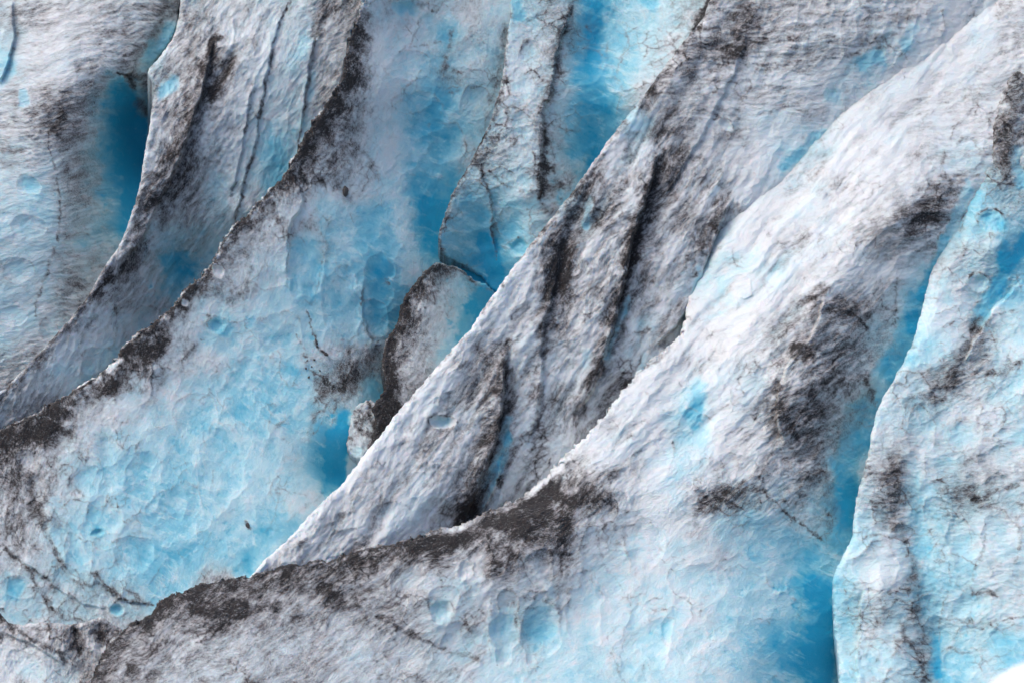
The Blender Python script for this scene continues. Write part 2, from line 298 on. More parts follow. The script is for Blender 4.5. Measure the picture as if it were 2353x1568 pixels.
# dirt lines: (body, points, width, strength, brokenness)
DL = [
 ('ice_slope',[(112,300),(112,330),(122,370),(132,420),(140,470),(135,540),(110,620),(85,690),(78,730)],3.5,.6,.4),
 ('ice_slope',[(270,170),(240,190),(200,220),(150,250),(118,290)],26,.25,.2),
 ('ice_slope',[(272,168),(300,178),(308,205)],6,.7,0), ('ice_slope',[(300,180),(335,180),(350,215)],10,.45,.1),
 ('ice_slope',[(312,225),(328,245),(338,265)],9,.5,0), ('ice_slope',[(150,260),(135,290),(118,305)],10,.3,0),
 ('ice_slope',[(270,50),(300,60),(330,90),(290,140)],30,.12,.2),
 ('ice_slope',[(0,340),(30,352),(60,345)],7,.4,.2), ('ice_slope',[(32,100),(28,150),(0,195)],4,.4,.2),('ice_slope',[(35,10),(38,80)],14,.2,.2),
 ('ice_ridge',[(505,88),(485,100),(482,120)],8,.9,0),
 ('ice_ridge',[(490,105),(475,180),(450,240),(425,300),(400,360),(370,410),(345,470),(310,560)],15,.5,.2),
 ('ice_ridge',[(535,130),(510,170),(492,215),(485,235)],9,.6,.1),
 ('ice_ridge',[(330,560),(300,600),(262,640),(235,660)],12,.5,.1),
 ('ice_ridge',[(255,640),(200,690),(150,745),(100,810),(50,860),(0,915)],13,.55,.1),
 ('ice_ridge',[(440,330),(420,400),(400,450),(370,520)],9,.3,.2),
 ('ice_ridge',[(668,0),(655,20),(643,60),(632,90),(622,140),(612,190),(602,240),(592,300),(585,350),(570,390),(560,430),(548,480),(535,530)],3.2,.85,.25),
 ('ice_ridge',[(585,190),(575,225),(568,280),(558,335)],3,.7,.3),
 ('ice_ridge',[(725,85),(718,140),(708,190),(700,250),(692,310),(680,330)],3.5,.6,.3),
 ('ice_ridge',[(760,0),(740,40),(720,80)],16,.3,.2),
 ('ice_ridge',[(265,700),(268,740),(262,790)],4,.4,.3),('ice_ridge',[(0,1000),(30,960),(60,930)],18,.2,.2),
 ('ice_fin',[(830,0),(812,70),(798,140),(775,210),(745,250),(715,300),(690,345),(660,400)],24,.36,.1),
 ('ice_fin',[(845,40),(830,110),(800,170),(790,230),(795,290)],18,.3,.2),
 ('ice_fin',[(738,270),(755,310),(765,335)],9,.5,.1),('ice_fin',[(690,370),(690,400),(705,430)],5,.8,0),
 ('ice_fin',[(800,330),(840,350),(862,390),(868,420)],5,.4,.2),('ice_fin',[(770,420),(800,450),(820,450)],9,.35,.2),
 ('ice_fin',[(663,520),(658,560),(660,640)],3,.5,.3),('ice_fin',[(690,515),(730,520),(745,560),(740,600)],14,.25,.2),
 ('ice_fin',[(335,775),(345,830),(330,880)],34,.22,.1),('ice_fin',[(415,830),(440,800),(455,790)],7,.4,.3),('ice_fin',[(330,900),(350,880),(375,870)],10,.3,.2),
 ('ice_fin',[(705,715),(715,750),(725,780),(728,795)],3.2,1,.1),('ice_fin',[(728,795),(745,810),(752,815)],4,1,.1),('ice_fin',[(680,770),(700,800),(705,840)],3,.8,.45),
 ('ice_fin',[(708,848),(730,860),(770,890),(800,895)],5,.65,.4),
 ('ice_fin',[(728,880),(760,895),(790,890),(815,900)],14,.4,.1),('ice_fin',[(760,860),(810,850),(850,820),(870,790)],26,.32,.2),
 ('ice_fin',[(780,900),(790,880),(820,830)],12,.3,.2),('ice_fin',[(725,940),(720,980),(700,1010)],8,.3,.3),
 ('ice_fin',[(565,1190),(570,1210),(575,1215)],5,1,0),('ice_fin',[(490,1078),(488,1110)],2.5,.5,.4),
 ('ice_fin',[(830,700),(835,660),(855,645),(890,640)],3,.7,.3),('ice_fin',[(885,645),(893,655)],3,1,0),('ice_fin',[(828,690),(832,740),(845,770),(870,785)],4,.5,.3),
 ('ice_fin',[(700,690),(720,700),(735,640),(740,600)],3,.45,.4),
 ('ice_fin',[(290,930),(295,960),(288,970)],5,.5,.3),('ice_fin',[(248,1130),(245,1160),(285,1165),(290,1130),(310,1120)],3,.55,.3),
 ('ice_fin',[(150,1080),(165,1110),(195,1140)],6,.35,.3),('ice_fin',[(72,1110),(80,1160),(100,1190),(95,1210)],10,.45,.2),
 ('ice_fin',[(100,1200),(120,1250),(140,1290),(170,1320)],6,.45,.3),('ice_fin',[(0,1250),(30,1275),(60,1300),(90,1350),(120,1400)],6,.5,.3),
 ('ice_fin',[(60,1300),(100,1320),(125,1350)],5,.5,.3),('ice_fin',[(130,1270),(145,1320),(190,1345),(225,1340)],8,.35,.3),
 ('ice_fin',[(222,1320),(240,1345),(275,1372),(345,1388)],6,.55,.2),('ice_fin',[(290,1350),(320,1372),(350,1388)],4,.6,.1),
 ('ice_fin',[(120,1400),(150,1415),(200,1430)],8,.3,.3),('ice_fin',[(0,1050),(30,1100),(50,1150),(30,1230)],30,.2,.2),
 ('ice_fin',[(313,1250),(322,1265),(325,1300)],2.5,.5,.4),('ice_fin',[(620,1140),(640,1120),(680,1130),(720,1140)],3,.35,.5),
 ('ice_fin',[(745,1130),(720,1150),(660,1195)],4,.3,.4),('ice_fin',[(740,960),(730,990),(712,1000)],3,.5,.4),
 ('ice_fin',[(940,0),(980,20),(1000,30)],4,.4,.4),('ice_fin',[(1040,70),(1030,110),(1020,150),(1060,170)],6,.4,.4),('ice_fin',[(920,115),(960,105),(1010,98)],4,.45,.4),
 ('ice_fin',[(1020,155),(1010,180),(1050,185)],16,.25,.2),('ice_fin',[(1030,215),(1080,205),(1110,195)],3.5,.5,.4),('ice_fin',[(1080,160),(1110,165)],3,.5,.3),
 ('ice_fin',[(1160,60),(1155,150),(1140,200),(1120,260),(1105,310)],9,.4,.35),
 ('ice_fin',[(862,310),(870,340),(895,370),(905,400),(1000,405)],3,.35,.5),
 ('ice_wall',[(1172,30),(1165,60),(1160,110),(1160,180),(1148,230),(1125,290),(1100,340)],6,.65,.35),
 ('ice_wall',[(1170,40),(1180,42)],5,.9,.1),('ice_wall',[(1105,320),(1085,370),(1060,405),(1040,445),(1028,480),(1012,530),(1006,560),(1020,590)],7,.6,.15),
 ('ice_wall',[(1012,585),(1040,602),(1080,618),(1110,642),(1130,668)],3.5,.55,.2),
 ('ice_wall',[(1322,0),(1300,40),(1290,80),(1278,130),(1275,180),(1250,230),(1240,290),(1255,370),(1240,430),(1250,490)],9,.5,.25),
 ('ice_wall',[(1330,0),(1325,60),(1310,110)],24,.25,.1),('ice_wall',[(1245,280),(1258,330),(1255,400)],4,.6,.3),
 ('ice_wall',[(1105,380),(1118,430),(1132,460),(1128,530),(1140,600)],4,.75,.2),('ice_wall',[(1110,330),(1130,300),(1140,330),(1105,370)],12,.3,.3),
 ('ice_wall',[(1120,390),(1130,400),(1160,430),(1220,440)],3,.5,.4),('ice_wall',[(1160,330),(1200,310),(1245,325)],3,.6,.4),('ice_wall',[(1240,380),(1270,390),(1290,430),(1288,470)],5,.55,.3),
 ('ice_wall',[(1240,370),(1260,420),(1245,480)],18,.25,.2),('ice_wall',[(1175,340),(1190,320)],3,.6,.2),
 ('ice_wall',[(1350,60),(1358,75)],4,.6,.3),('ice_wall',[(1430,130),(1410,180),(1430,200),(1415,260)],3,.5,.4),
 ('ice_wall',[(1625,0),(1618,30),(1600,60),(1590,80)],9,1,0),
 ('ice_wall',[(1165,565),(1185,548),(1210,555)],3,.4,.4),
 ('ice_chunk',[(812,950),(822,990),(800,1010)],5,.6,.2),('ice_chunk',[(845,920),(850,960),(865,1000),(845,1030)],6,.7,.2),('ice_chunk',[(825,985),(850,1000)],8,.5,.3),('ice_chunk',[(830,930),(840,960),(830,980)],5,.5,.3),
 ('ice_tongue',[(960,640),(925,700),(905,760),(888,800),(882,850),(888,890),(870,940),(862,990),(845,1030)],20,.5,.15),
 ('ice_tongue',[(905,825),(912,860)],4,.8,0),('ice_tongue',[(985,612),(1000,640),(960,690)],20,.25,.2),('ice_tongue',[(1060,640),(1100,655),(1130,670)],4,.5,.3),
 ('ice_tongue',[(900,870),(880,950),(860,1020)],22,.3,.1),
 ('diagonal_ridge',[(1165,795),(1158,860),(1152,960),(1140,1010),(1110,1090),(1085,1150),(1055,1210)],17,.5,.1),
 ('diagonal_ridge',[(1500,190),(1440,275),(1390,345),(1340,425)],17,.42,.15),('diagonal_ridge',[(1640,0),(1600,70),(1540,150)],12,.3,.2),
 ('diagonal_ridge',[(1130,1010),(1105,1080),(1075,1150),(1055,1200)],26,.2,.1),
 ('diagonal_ridge',[(1525,340),(1495,430),(1465,510),(1440,620),(1415,730),(1385,820),(1345,900)],11,.55,.1),
 ('diagonal_ridge',[(1540,350),(1510,430),(1480,500)],28,.3,.1),
 ('diagonal_ridge',[(1465,520),(1450,590),(1443,620)],16,.45,0),
 ('diagonal_ridge',[(1385,820),(1350,880),(1330,940),(1320,970)],11,.5,.1),
 ('diagonal_ridge',[(1380,400),(1330,470),(1300,530),(1285,600),(1262,680),(1240,760)],20,.42,.15),
 ('diagonal_ridge',[(1295,560),(1280,620),(1255,680)],22,.3,.1),
 ('diagonal_ridge',[(1245,780),(1235,840),(1220,920)],14,.25,.3),
 ('diagonal_ridge',[(1720,20),(1715,80),(1690,140)],22,.4,.1),('diagonal_ridge',[(1640,60),(1600,160),(1540,250),(1500,320)],28,.2,.2),
 ('diagonal_ridge',[(1700,110),(1680,135),(1660,145)],13,.6,0),('diagonal_ridge',[(1560,300),(1530,310),(1490,320)],16,.3,.1),
 ('diagonal_ridge',[(1670,450),(1650,480),(1640,520),(1610,570)],15,.42,.15),('diagonal_ridge',[(1570,700),(1540,740),(1500,800)],16,.38,.15),
 ('diagonal_ridge',[(1745,145),(1780,150),(1840,140)],6,.4,.3),('diagonal_ridge',[(1640,275),(1650,268),(1680,280)],4,.7,.1),
 ('diagonal_ridge',[(1740,60),(1770,90),(1900,80)],5,.3,.4),('diagonal_ridge',[(1780,100),(1830,90),(1930,85)],5,.35,.4),('diagonal_ridge',[(1860,140),(1980,120),(2050,80)],6,.25,.4),
 ('diagonal_ridge',[(1755,255),(1800,245),(1850,230)],5,.35,.4),
 ('diagonal_ridge',[(985,955),(1010,970),(1035,960)],9,.35,.2),('diagonal_ridge',[(1200,1150),(1240,1060),(1250,1010)],9,.3,.3),
 ('diagonal_ridge',[(1060,845),(1075,835)],10,.4,.1),('diagonal_ridge',[(1245,880),(1235,960),(1225,1010)],10,.3,.3),
 ('diagonal_ridge',[(1147,1100),(1145,1120)],8,.8,0),('diagonal_ridge',[(1210,1010),(1170,1060),(1150,1110)],5,.45,.2),
 ('front_ridge',[(1355,1140),(1390,1145),(1410,1170)],16,.45,.1),('front_ridge',[(1350,1150),(1330,1140),(1310,1155)],22,.5,0),
 ('front_ridge',[(1410,1168),(1440,1175),(1500,1195),(1530,1205)],3,.4,.5),
 ('front_ridge',[(1310,1170),(1300,1220),(1290,1240)],14,.45,.1),('front_ridge',[(1300,1250),(1290,1280),(1282,1350)],6,.4,.3),
 ('front_ridge',[(1370,1225),(1378,1260),(1390,1300),(1430,1350),(1450,1390)],3,.45,.4),
 ('front_ridge',[(865,1410),(900,1435),(960,1465),(1020,1490),(1100,1515)],6,.45,.3),('front_ridge',[(1060,1310),(1085,1340),(1062,1370),(1065,1410),(1080,1460)],4,.4,.4),
 ('front_ridge',[(1180,1380),(1182,1420),(1190,1450)],4,.5,.3),('front_ridge',[(1130,1380),(1122,1440),(1125,1500)],4,.35,.4),('front_ridge',[(1190,1370),(1240,1370),(1290,1400),(1285,1450),(1250,1500)],4,.4,.35),
 ('front_ridge',[(1395,1450),(1400,1490),(1410,1520)],3,.4,.4),('front_ridge',[(1480,1430),(1520,1470),(1560,1500)],3,.3,.5),('front_ridge',[(1470,1440),(1440,1480),(1410,1530),(1440,1568)],3,.35,.4),
 ('front_ridge',[(1050,1290),(1070,1285),(1090,1310)],3,.5,.2),('front_ridge',[(1190,1250),(1200,1300),(1225,1350)],3,.35,.3),
 ('front_ridge',[(1890,670),(1880,700),(1860,760),(1845,790)],30,.3,.1),('front_ridge',[(1900,690),(1960,720),(1990,750)],18,.35,.1),('front_ridge',[(1940,715),(1985,740),(1995,770)],4,.7,.1),
 ('front_ridge',[(1825,800),(1850,810),(1870,820)],14,.5,0),('front_ridge',[(1785,880),(1790,940),(1810,970),(1830,1000)],12,.45,.1),('front_ridge',[(1850,830),(1860,880),(1870,930),(1895,950)],14,.35,.1),
 ('front_ridge',[(1800,960),(1850,940),(1920,950),(1980,900)],40,.15,.2),
 ('front_ridge',[(1740,945),(1730,960)],7,.7,.1),('front_ridge',[(1600,1180),(1630,1150),(1700,1120),(1740,1120)],18,.42,.35),('front_ridge',[(1640,1140),(1690,1160),(1720,1175)],4,.6,.3),
 ('front_ridge',[(1752,1095),(1755,1130),(1790,1165),(1840,1200),(1900,1250)],3.5,.7,.3),('front_ridge',[(1870,1050),(1900,1100),(1910,1180),(1905,1230)],16,.35,.35),
 ('front_ridge',[(1990,870),(2000,900),(2010,930)],6,.4,.3),('front_ridge',[(2060,640),(2058,690),(2055,760)],5,.5,.4),
 ('front_ridge',[(2060,500),(2110,485),(2160,490)],26,.36,.15),('front_ridge',[(1960,540),(2050,520)],34,.22,.2),('front_ridge',[(2110,500),(2150,510)],12,.5,0),
 ('front_ridge',[(2170,350),(2165,400),(2185,420)],6,.45,.3),('front_ridge',[(2200,330),(2230,310),(2250,350),(2260,345)],5,.45,.3),
 ('front_ridge',[(1885,540),(1880,590),(1850,640)],5,.45,.3),('front_ridge',[(1830,610),(1860,600)],4,.4,.2),
 ('front_ridge',[(1400,1085),(1460,1075),(1495,1060)],22,.3,.2),('front_ridge',[(1250,1130),(1330,1100),(1400,1090)],26,.22,.2),
 ('front_ridge',[(2330,0),(2300,30),(2290,50)],5,.3,.3),('front_ridge',[(2110,200),(2150,150)],8,.2,.3),
 ('right_slope',[(2340,130),(2335,200),(2330,260),(2312,330),(2310,400)],20,.42,.15),
 ('right_slope',[(2245,515),(2250,490),(2275,478),(2300,490),(2305,505)],3.5,.8,.2),('right_slope',[(2225,640),(2245,625),(2270,635)],3.5,.6,.3),
 ('right_slope',[(2250,730),(2230,780),(2200,820),(2190,870)],18,.4,.15),('right_slope',[(2140,870),(2170,880),(2190,850)],22,.4,.2),
 ('right_slope',[(2250,700),(2245,740),(2230,760)],4,.5,.2),('right_slope',[(2250,760),(2280,725),(2310,715)],3,.5,.3),
 ('right_slope',[(2090,915),(2120,905),(2160,920),(2190,915)],9,.35,.3),
 ('right_slope',[(2050,1050),(2055,1130),(2050,1200),(2055,1230)],18,.36,.35),('right_slope',[(1985,1235),(2000,1225),(2040,1230),(2070,1240)],3,.6,.3),
 ('right_slope',[(2000,1350),(2030,1365),(2080,1345),(2090,1370)],5,.5,.3),('right_slope',[(2080,1240),(2100,1320),(2105,1350),(2110,1400),(2060,1440),(2090,1480),(2110,1500),(2125,1568)],9,.45,.3),
 ('right_slope',[(1975,1400),(1978,1440),(1972,1510)],4,.5,.4),('right_slope',[(2055,1460),(2060,1480),(2050,1510)],6,.5,.3),('right_slope',[(1975,1555),(2040,1558)],5,.4,.4),
 ('right_slope',[(2180,1270),(2220,1280),(2245,1300)],3,.55,.3),('right_slope',[(2180,1290),(2185,1340),(2160,1400),(2155,1480)],3,.45,.4),('right_slope',[(2265,1200),(2262,1260),(2230,1320),(2235,1380),(2220,1460)],3.5,.5,.35),
 ('right_slope',[(2235,1365),(2270,1355),(2290,1370)],6,.55,.2),('right_slope',[(2320,1370),(2352,1365)],4,.5,.3),('right_slope',[(2225,1440),(2270,1440),(2310,1420),(2352,1415)],4,.5,.3),
 ('right_slope',[(2190,1490),(2210,1500),(2230,1500)],4,.6,.2),('right_slope',[(2150,1100),(2170,1120),(2200,1130),(2250,1150)],14,.35,.35),('right_slope',[(2230,1150),(2290,1130),(2340,1110)],6,.5,.35),
 ('right_slope',[(2240,1000),(2280,970),(2310,960)],5,.4,.4),('right_slope',[(2300,860),(2345,830)],10,.4,.3),('right_slope',[(1912,1310),(1910,1400),(1920,1430)],5,.4,.3),
 ('right_slope',[(2340,1200),(2345,1260),(2325,1300)],5,.5,.3),('right_slope',[(1940,1350),(1948,1400)],3,.6,.3),
 ('ice_hummock',[(0,1412),(40,1445),(90,1480),(130,1490),(155,1525)],8,.45,.2),('ice_hummock',[(172,1445),(178,1490)],16,.5,.1),('ice_hummock',[(230,1430),(232,1480)],16,.5,.1),('ice_hummock',[(0,1405),(10,1430)],10,.5,.1),
 ('ice_hummock',[(30,1560),(60,1565)],14,.3,.1),
]
# clear ice patches: (body, points, width, strength, edge softness 0..1)
BL = [
 ('ice_slope',[(0,120),(18,130),(14,180),(0,195)],14,.3,.3),('ice_slope',[(55,215),(52,240)],10,.35,.5),('ice_slope',[(395,60),(370,110),(330,150)],16,.42,.4),
 ('ice_slope',[(285,220),(300,290),(300,350)],26,.35,.8),('ice_slope',[(272,200),(268,240),(272,320),(262,420)],30,.28,.7),('ice_slope',[(320,290),(322,340),(300,400)],20,.4,.8),('ice_slope',[(325,340),(300,480),(290,520)],24,.3,.8),('ice_slope',[(395,195),(375,210)],12,.35,.4),
 ('ice_slope',[(60,420),(90,435)],16,.2,.5),
 ('ice_ridge',[(395,190),(375,212)],13,.4,.6),
 ('ice_ridge',[(412,615),(400,660)],30,.4,.7),('ice_ridge',[(640,330),(630,420)],24,.25,.8),('ice_ridge',[(722,170),(712,230)],6,.25,.3),('ice_ridge',[(700,90),(690,130)],12,.2,.5),('ice_ridge',[(400,500),(380,560)],40,.15,.8),
 ('ice_fin',[(982,180),(1000,300),(960,420),(985,500)],36,.15,.8),('ice_fin',[(985,480),(990,560)],28,.3,.8),
 ('ice_fin',[(1060,640),(1110,670),(1150,690)],30,.4,.5),('ice_fin',[(1100,650),(1130,700)],40,.3,.8),
 ('ice_fin',[(772,1000),(770,1060),(765,1110)],22,.5,.5),('ice_fin',[(790,960),(780,1100)],14,.4,.4),('ice_fin',[(690,560),(715,590),(700,680)],34,.12,.4),
 ('ice_fin',[(860,500),(870,600),(860,740)],40,.14,.8),('ice_fin',[(665,1215),(600,1280)],36,.25,.8),('ice_fin',[(435,1300),(480,1250)],30,.15,.8),
 ('ice_fin',[(495,745),(510,755)],16,.3,.15),('ice_fin',[(268,1400),(272,1403)],11,.5,.12),('ice_fin',[(220,1222),(235,1224)],10,.3,.15),('ice_fin',[(125,1150),(130,1160)],12,.25,.3),
 ('ice_fin',[(35,1345),(30,1360)],18,.25,.6),('ice_fin',[(780,1000),(790,950)],14,.35,.5),('ice_fin',[(850,960),(850,880)],18,.2,.5),
 ('ice_fin',[(935,15),(920,20)],16,.25,.5),('ice_fin',[(1025,60),(1030,80)],22,.2,.7),
 ('ice_wall',[(1355,0),(1360,80),(1372,200),(1345,300),(1370,380),(1330,440)],34,.2,.9),('ice_wall',[(1362,20),(1365,140)],18,.2,.7),('ice_wall',[(1385,350),(1350,420),(1310,460)],22,.25,.6),
 ('ice_wall',[(1120,560),(1132,620),(1136,660)],20,.5,.6),('ice_wall',[(1090,500),(1100,580)],30,.2,.8),('ice_wall',[(1185,572),(1195,570)],17,.4,.25),('ice_wall',[(1185,0),(1190,40)],12,.5,.3),('ice_wall',[(1480,0),(1500,5)],14,.3,.5),
 ('ice_tongue',[(1080,720),(1060,780),(1090,750)],18,.55,.35),('ice_tongue',[(1110,690),(1120,720)],30,.5,.5),('ice_tongue',[(1020,830),(1040,800)],24,.2,.8),
 ('diagonal_ridge',[(1353,470),(1345,520)],9,.3,.5),('diagonal_ridge',[(1165,960),(1150,1040),(1110,1110)],10,.42,.5),('diagonal_ridge',[(1010,968),(1020,970)],14,.25,.4),
 ('diagonal_ridge',[(1440,690),(1420,740),(1390,820)],9,.35,.5),('diagonal_ridge',[(1615,640),(1608,680),(1580,750)],17,.42,.4),('diagonal_ridge',[(2010,130),(1985,150)],18,.35,.6),('diagonal_ridge',[(2100,70),(2080,100)],14,.3,.6),
 ('diagonal_ridge',[(1890,310),(1840,350),(1800,385)],12,.3,.5),('diagonal_ridge',[(1900,215),(1920,220)],14,.2,.5),('diagonal_ridge',[(1345,810),(1350,830)],10,.2,.5),
 ('diagonal_ridge',[(1100,1170),(1150,1080),(1170,1000)],8,.3,.5),('diagonal_ridge',[(1672,290),(1680,295)],8,.2,.3),
 ('front_ridge',[(1600,890),(1605,930),(1590,950)],17,.32,.7),('front_ridge',[(1560,950),(1580,1040)],40,.15,.9),
 ('front_ridge',[(2105,690),(2090,740),(2070,800),(2040,850)],22,.2,.6),('front_ridge',[(2100,720),(2095,760)],12,.3,.5),('front_ridge',[(2030,860),(2000,940)],26,.25,.5),
 ('front_ridge',[(1960,950),(1950,1040),(1940,1120),(1935,1230)],28,.22,.6),('front_ridge',[(1960,1100),(1945,1200)],14,.25,.5),
 ('front_ridge',[(2170,560),(2140,640),(2120,680)],14,.35,.5),('front_ridge',[(2225,440),(2200,490),(2180,540)],14,.3,.5),
 ('front_ridge',[(1870,1360),(1890,1450),(1885,1568)],34,.25,.7),('front_ridge',[(1895,1400),(1898,1568)],18,.3,.5),('front_ridge',[(1830,1340),(1880,1350)],24,.25,.7),('front_ridge',[(1730,1190),(1850,1270)],22,.14,.8),('front_ridge',[(1800,1470),(1830,1500)],40,.15,.9),
 ('front_ridge',[(2010,745),(2000,780)],14,.15,.5),
 ('front_ridge',[(1155,1410),(1150,1440)],20,.2,.3),('front_ridge',[(1240,1400),(1235,1440)],30,.15,.3),('front_ridge',[(1000,1400),(1015,1420)],22,.14,.3),
 ('right_slope',[(2352,560),(2310,620),(2280,680),(2250,740)],16,.42,.6),('right_slope',[(2300,600),(2310,560)],10,.3,.5),('right_slope',[(1945,1430),(1950,1568)],18,.12,.6),
 ('right_slope',[(2100,1120),(2125,1280),(2135,1400),(2150,1480),(2155,1568)],20,.15,.9),('right_slope',[(2150,1470),(2152,1550)],9,.35,.5),
 ('right_slope',[(2275,500),(2290,510)],18,.35,.3),('right_slope',[(2335,350),(2350,420)],16,.3,.6),('right_slope',[(2290,1480),(2320,1490)],30,.2,.8),
 ('ice_chunk',[(810,1030),(820,1035)],12,.2,.3),
]
# white frosted / bare patches, plus highlights painted along ridges and rims: (body, points, width, strength)
WL = [
 ('ice_fin',[(500,622),(506,630)],9,1),('ice_fin',[(423,695),(424,698)],6,.9),('ice_fin',[(408,656),(410,660)],4,.6),
 ('ice_fin',[(868,90),(880,150),(880,220),(895,300),(905,380),(915,480),(935,560),(948,620)],24,.5),
 ('ice_fin',[(250,850),(275,825)],7,.9),('ice_fin',[(470,820),(500,830)],20,.5),('ice_fin',[(690,480),(670,510)],20,.5),
 ('ice_fin',[(290,920),(250,960)],26,.4),('ice_fin',[(560,700),(600,640)],22,.2),
 ('front_ridge',[(1062,1300),(1068,1315)],15,.95),('front_ridge',[(985,1225),(1030,1222),(1080,1205)],9,.5),('front_ridge',[(1500,1010),(1520,1060),(1490,1110)],34,.7),('front_ridge',[(1450,1120),(1510,1160),(1550,1200)],26,.7),  # pocket frost first; then rim and face highlights painted white
 ('front_ridge',[(2200,110),(2000,230),(1900,330),(1800,430),(1700,560)],30,.3),('front_ridge',[(1640,660),(1570,790),(1440,920)],18,.55),  # highlight on the sky-facing ridge top, painted into the ice colour
 ('diagonal_ridge',[(600,1300),(700,1205),(790,1118),(830,1060)],12,.8),('diagonal_ridge',[(850,1040),(1000,860),(1140,690),(1250,540)],7,.55),  # highlight rim painted white down the left edge
 ('front_ridge',[(1330,1030),(1250,1110),(1160,1165)],10,.3),
 ('right_slope',[(2000,1290),(2060,1270),(2040,1310)],26,.5),
 ('ice_ridge',[(345,730),(300,745)],20,.2),
]
# small melt pockets modelled as dents of their own: (body, x, y, rx, ry, angle)
POCKETS = [('ice_fin',502,623,13,17,-30),('ice_fin',497,748,22,20,0),('ice_fin',424,696,8,8,0),('ice_fin',269,1399,16,13,0),('ice_fin',226,1222,17,10,-10),
           ('front_ridge',1068,1309,17,26,20),('front_ridge',1014,1404,24,28,20),('right_slope',2276,508,30,27,0),('ice_wall',1190,570,26,20,0),
           ('diagonal_ridge',1015,968,32,14,0),('right_slope',2247,650,24,20,0),('diagonal_ridge',1668,287,20,11,35)]

# broad shallow melt scallops: (body, x, y, rx, ry, angle, depth)
SCOOPS = [('ice_fin',702,600,42,88,4,11),('ice_fin',790,705,44,92,-8,8),('ice_fin',640,770,50,60,0,6),('ice_fin',330,1100,46,70,0,7),('ice_fin',232,1200,48,58,0,8),
 ('ice_fin',182,1285,28,56,-20,8),('ice_fin',128,1232,24,48,-14,8),('ice_fin',150,1330,30,30,-20,6),('ice_fin',400,1180,58,62,0,6),('ice_fin',305,1268,48,46,0,7),('ice_fin',520,1050,60,76,0,5),('ice_fin',85,1120,26,34,0,7),
 ('ice_fin',200,1100,34,50,10,7),('ice_fin',150,1010,40,30,-30,7),('ice_fin',60,1060,34,26,-30,7),('ice_fin',560,900,54,70,10,5),('ice_fin',450,960,44,60,0,5),('ice_fin',380,880,34,40,0,7),('ice_fin',40,1350,36,26,20,7),
 ('ice_fin',870,640,34,60,0,8),('ice_fin',860,730,30,44,-20,8),('ice_fin',950,270,70,50,0,8),('ice_fin',1020,330,46,50,0,7),('ice_fin',935,20,44,26,0,9),('ice_fin',940,150,50,34,0,7),('ice_fin',1090,230,40,34,0,8),('ice_fin',1080,120,36,40,0,8),
 ('front_ridge',1162,1440,36,72,4,13),('front_ridge',1242,1440,50,74,8,13),('front_ridge',1232,1300,38,56,0,9),('front_ridge',1400,1300,54,100,-18,8),('front_ridge',1480,1490,64,84,14,9),('front_ridge',1345,1410,42,84,0,8),
 ('front_ridge',1012,1392,36,44,20,8),('front_ridge',1600,1340,66,56,0,6),('front_ridge',945,1330,44,50,0,8),('front_ridge',1100,1310,32,56,10,8),('front_ridge',1480,1250,50,60,-20,7),('front_ridge',1700,1320,60,44,-10,5),
 ('front_ridge',1580,1440,50,70,0,6),('front_ridge',930,1500,50,50,0,7),('front_ridge',800,1440,54,50,0,6),('front_ridge',1060,1480,46,50,-20,7),('front_ridge',1500,1060,40,60,20,9),('front_ridge',1600,1000,50,50,30,6),('front_ridge',1690,1080,44,36,20,6),
 ('right_slope',2012,1300,52,50,0,11),('right_slope',2150,1180,30,44,0,8),('right_slope',2215,1250,34,60,-12,9),('right_slope',2300,1230,40,70,-14,9),('right_slope',2230,1390,50,40,-20,8),('right_slope',2060,1430,44,50,0,8),('right_slope',2030,1510,48,36,0,8),
 ('right_slope',2300,1050,60,44,-20,7),('right_slope',2200,1000,50,40,-20,7),('right_slope',2110,990,34,50,0,7),('right_slope',2320,1460,44,40,0,8),('right_slope',2210,1520,40,40,0,8),('right_slope',2100,1070,30,44,0,7),('right_slope',2310,900,50,36,-30,7),
 ('ice_wall',1340,150,44,50,0,8),('ice_wall',1200,200,34,40,0,7),('ice_wall',1200,300,30,40,0,7),('ice_wall',1190,420,34,34,0,7),('ice_wall',1180,520,34,44,0,8),('ice_wall',1220,130,30,36,0,7),
 ('ice_slope',70,425,34,22,20,8),('ice_slope',60,520,40,26,0,7),('ice_slope',40,620,36,26,-10,7),('ice_slope',30,720,34,26,0,7),('ice_slope',110,760,26,30,0,6),('ice_slope',180,560,40,26,0,5),
 ('diagonal_ridge',1014,968,34,16,0,9),('diagonal_ridge',900,1180,40,26,-30,6),('diagonal_ridge',960,1110,36,24,-30,6),('diagonal_ridge',800,1240,44,24,-20,6),
 ('ice_hummock',60,1530,46,36,0,9),('ice_hummock',150,1555,36,30,0,8),('ice_ridge',600,330,40,60,0,6),('ice_ridge',500,420,40,50,0,6),('ice_ridge',215,830,40,30,-40,6),('ice_ridge',330,740,40,30,-40,6)]
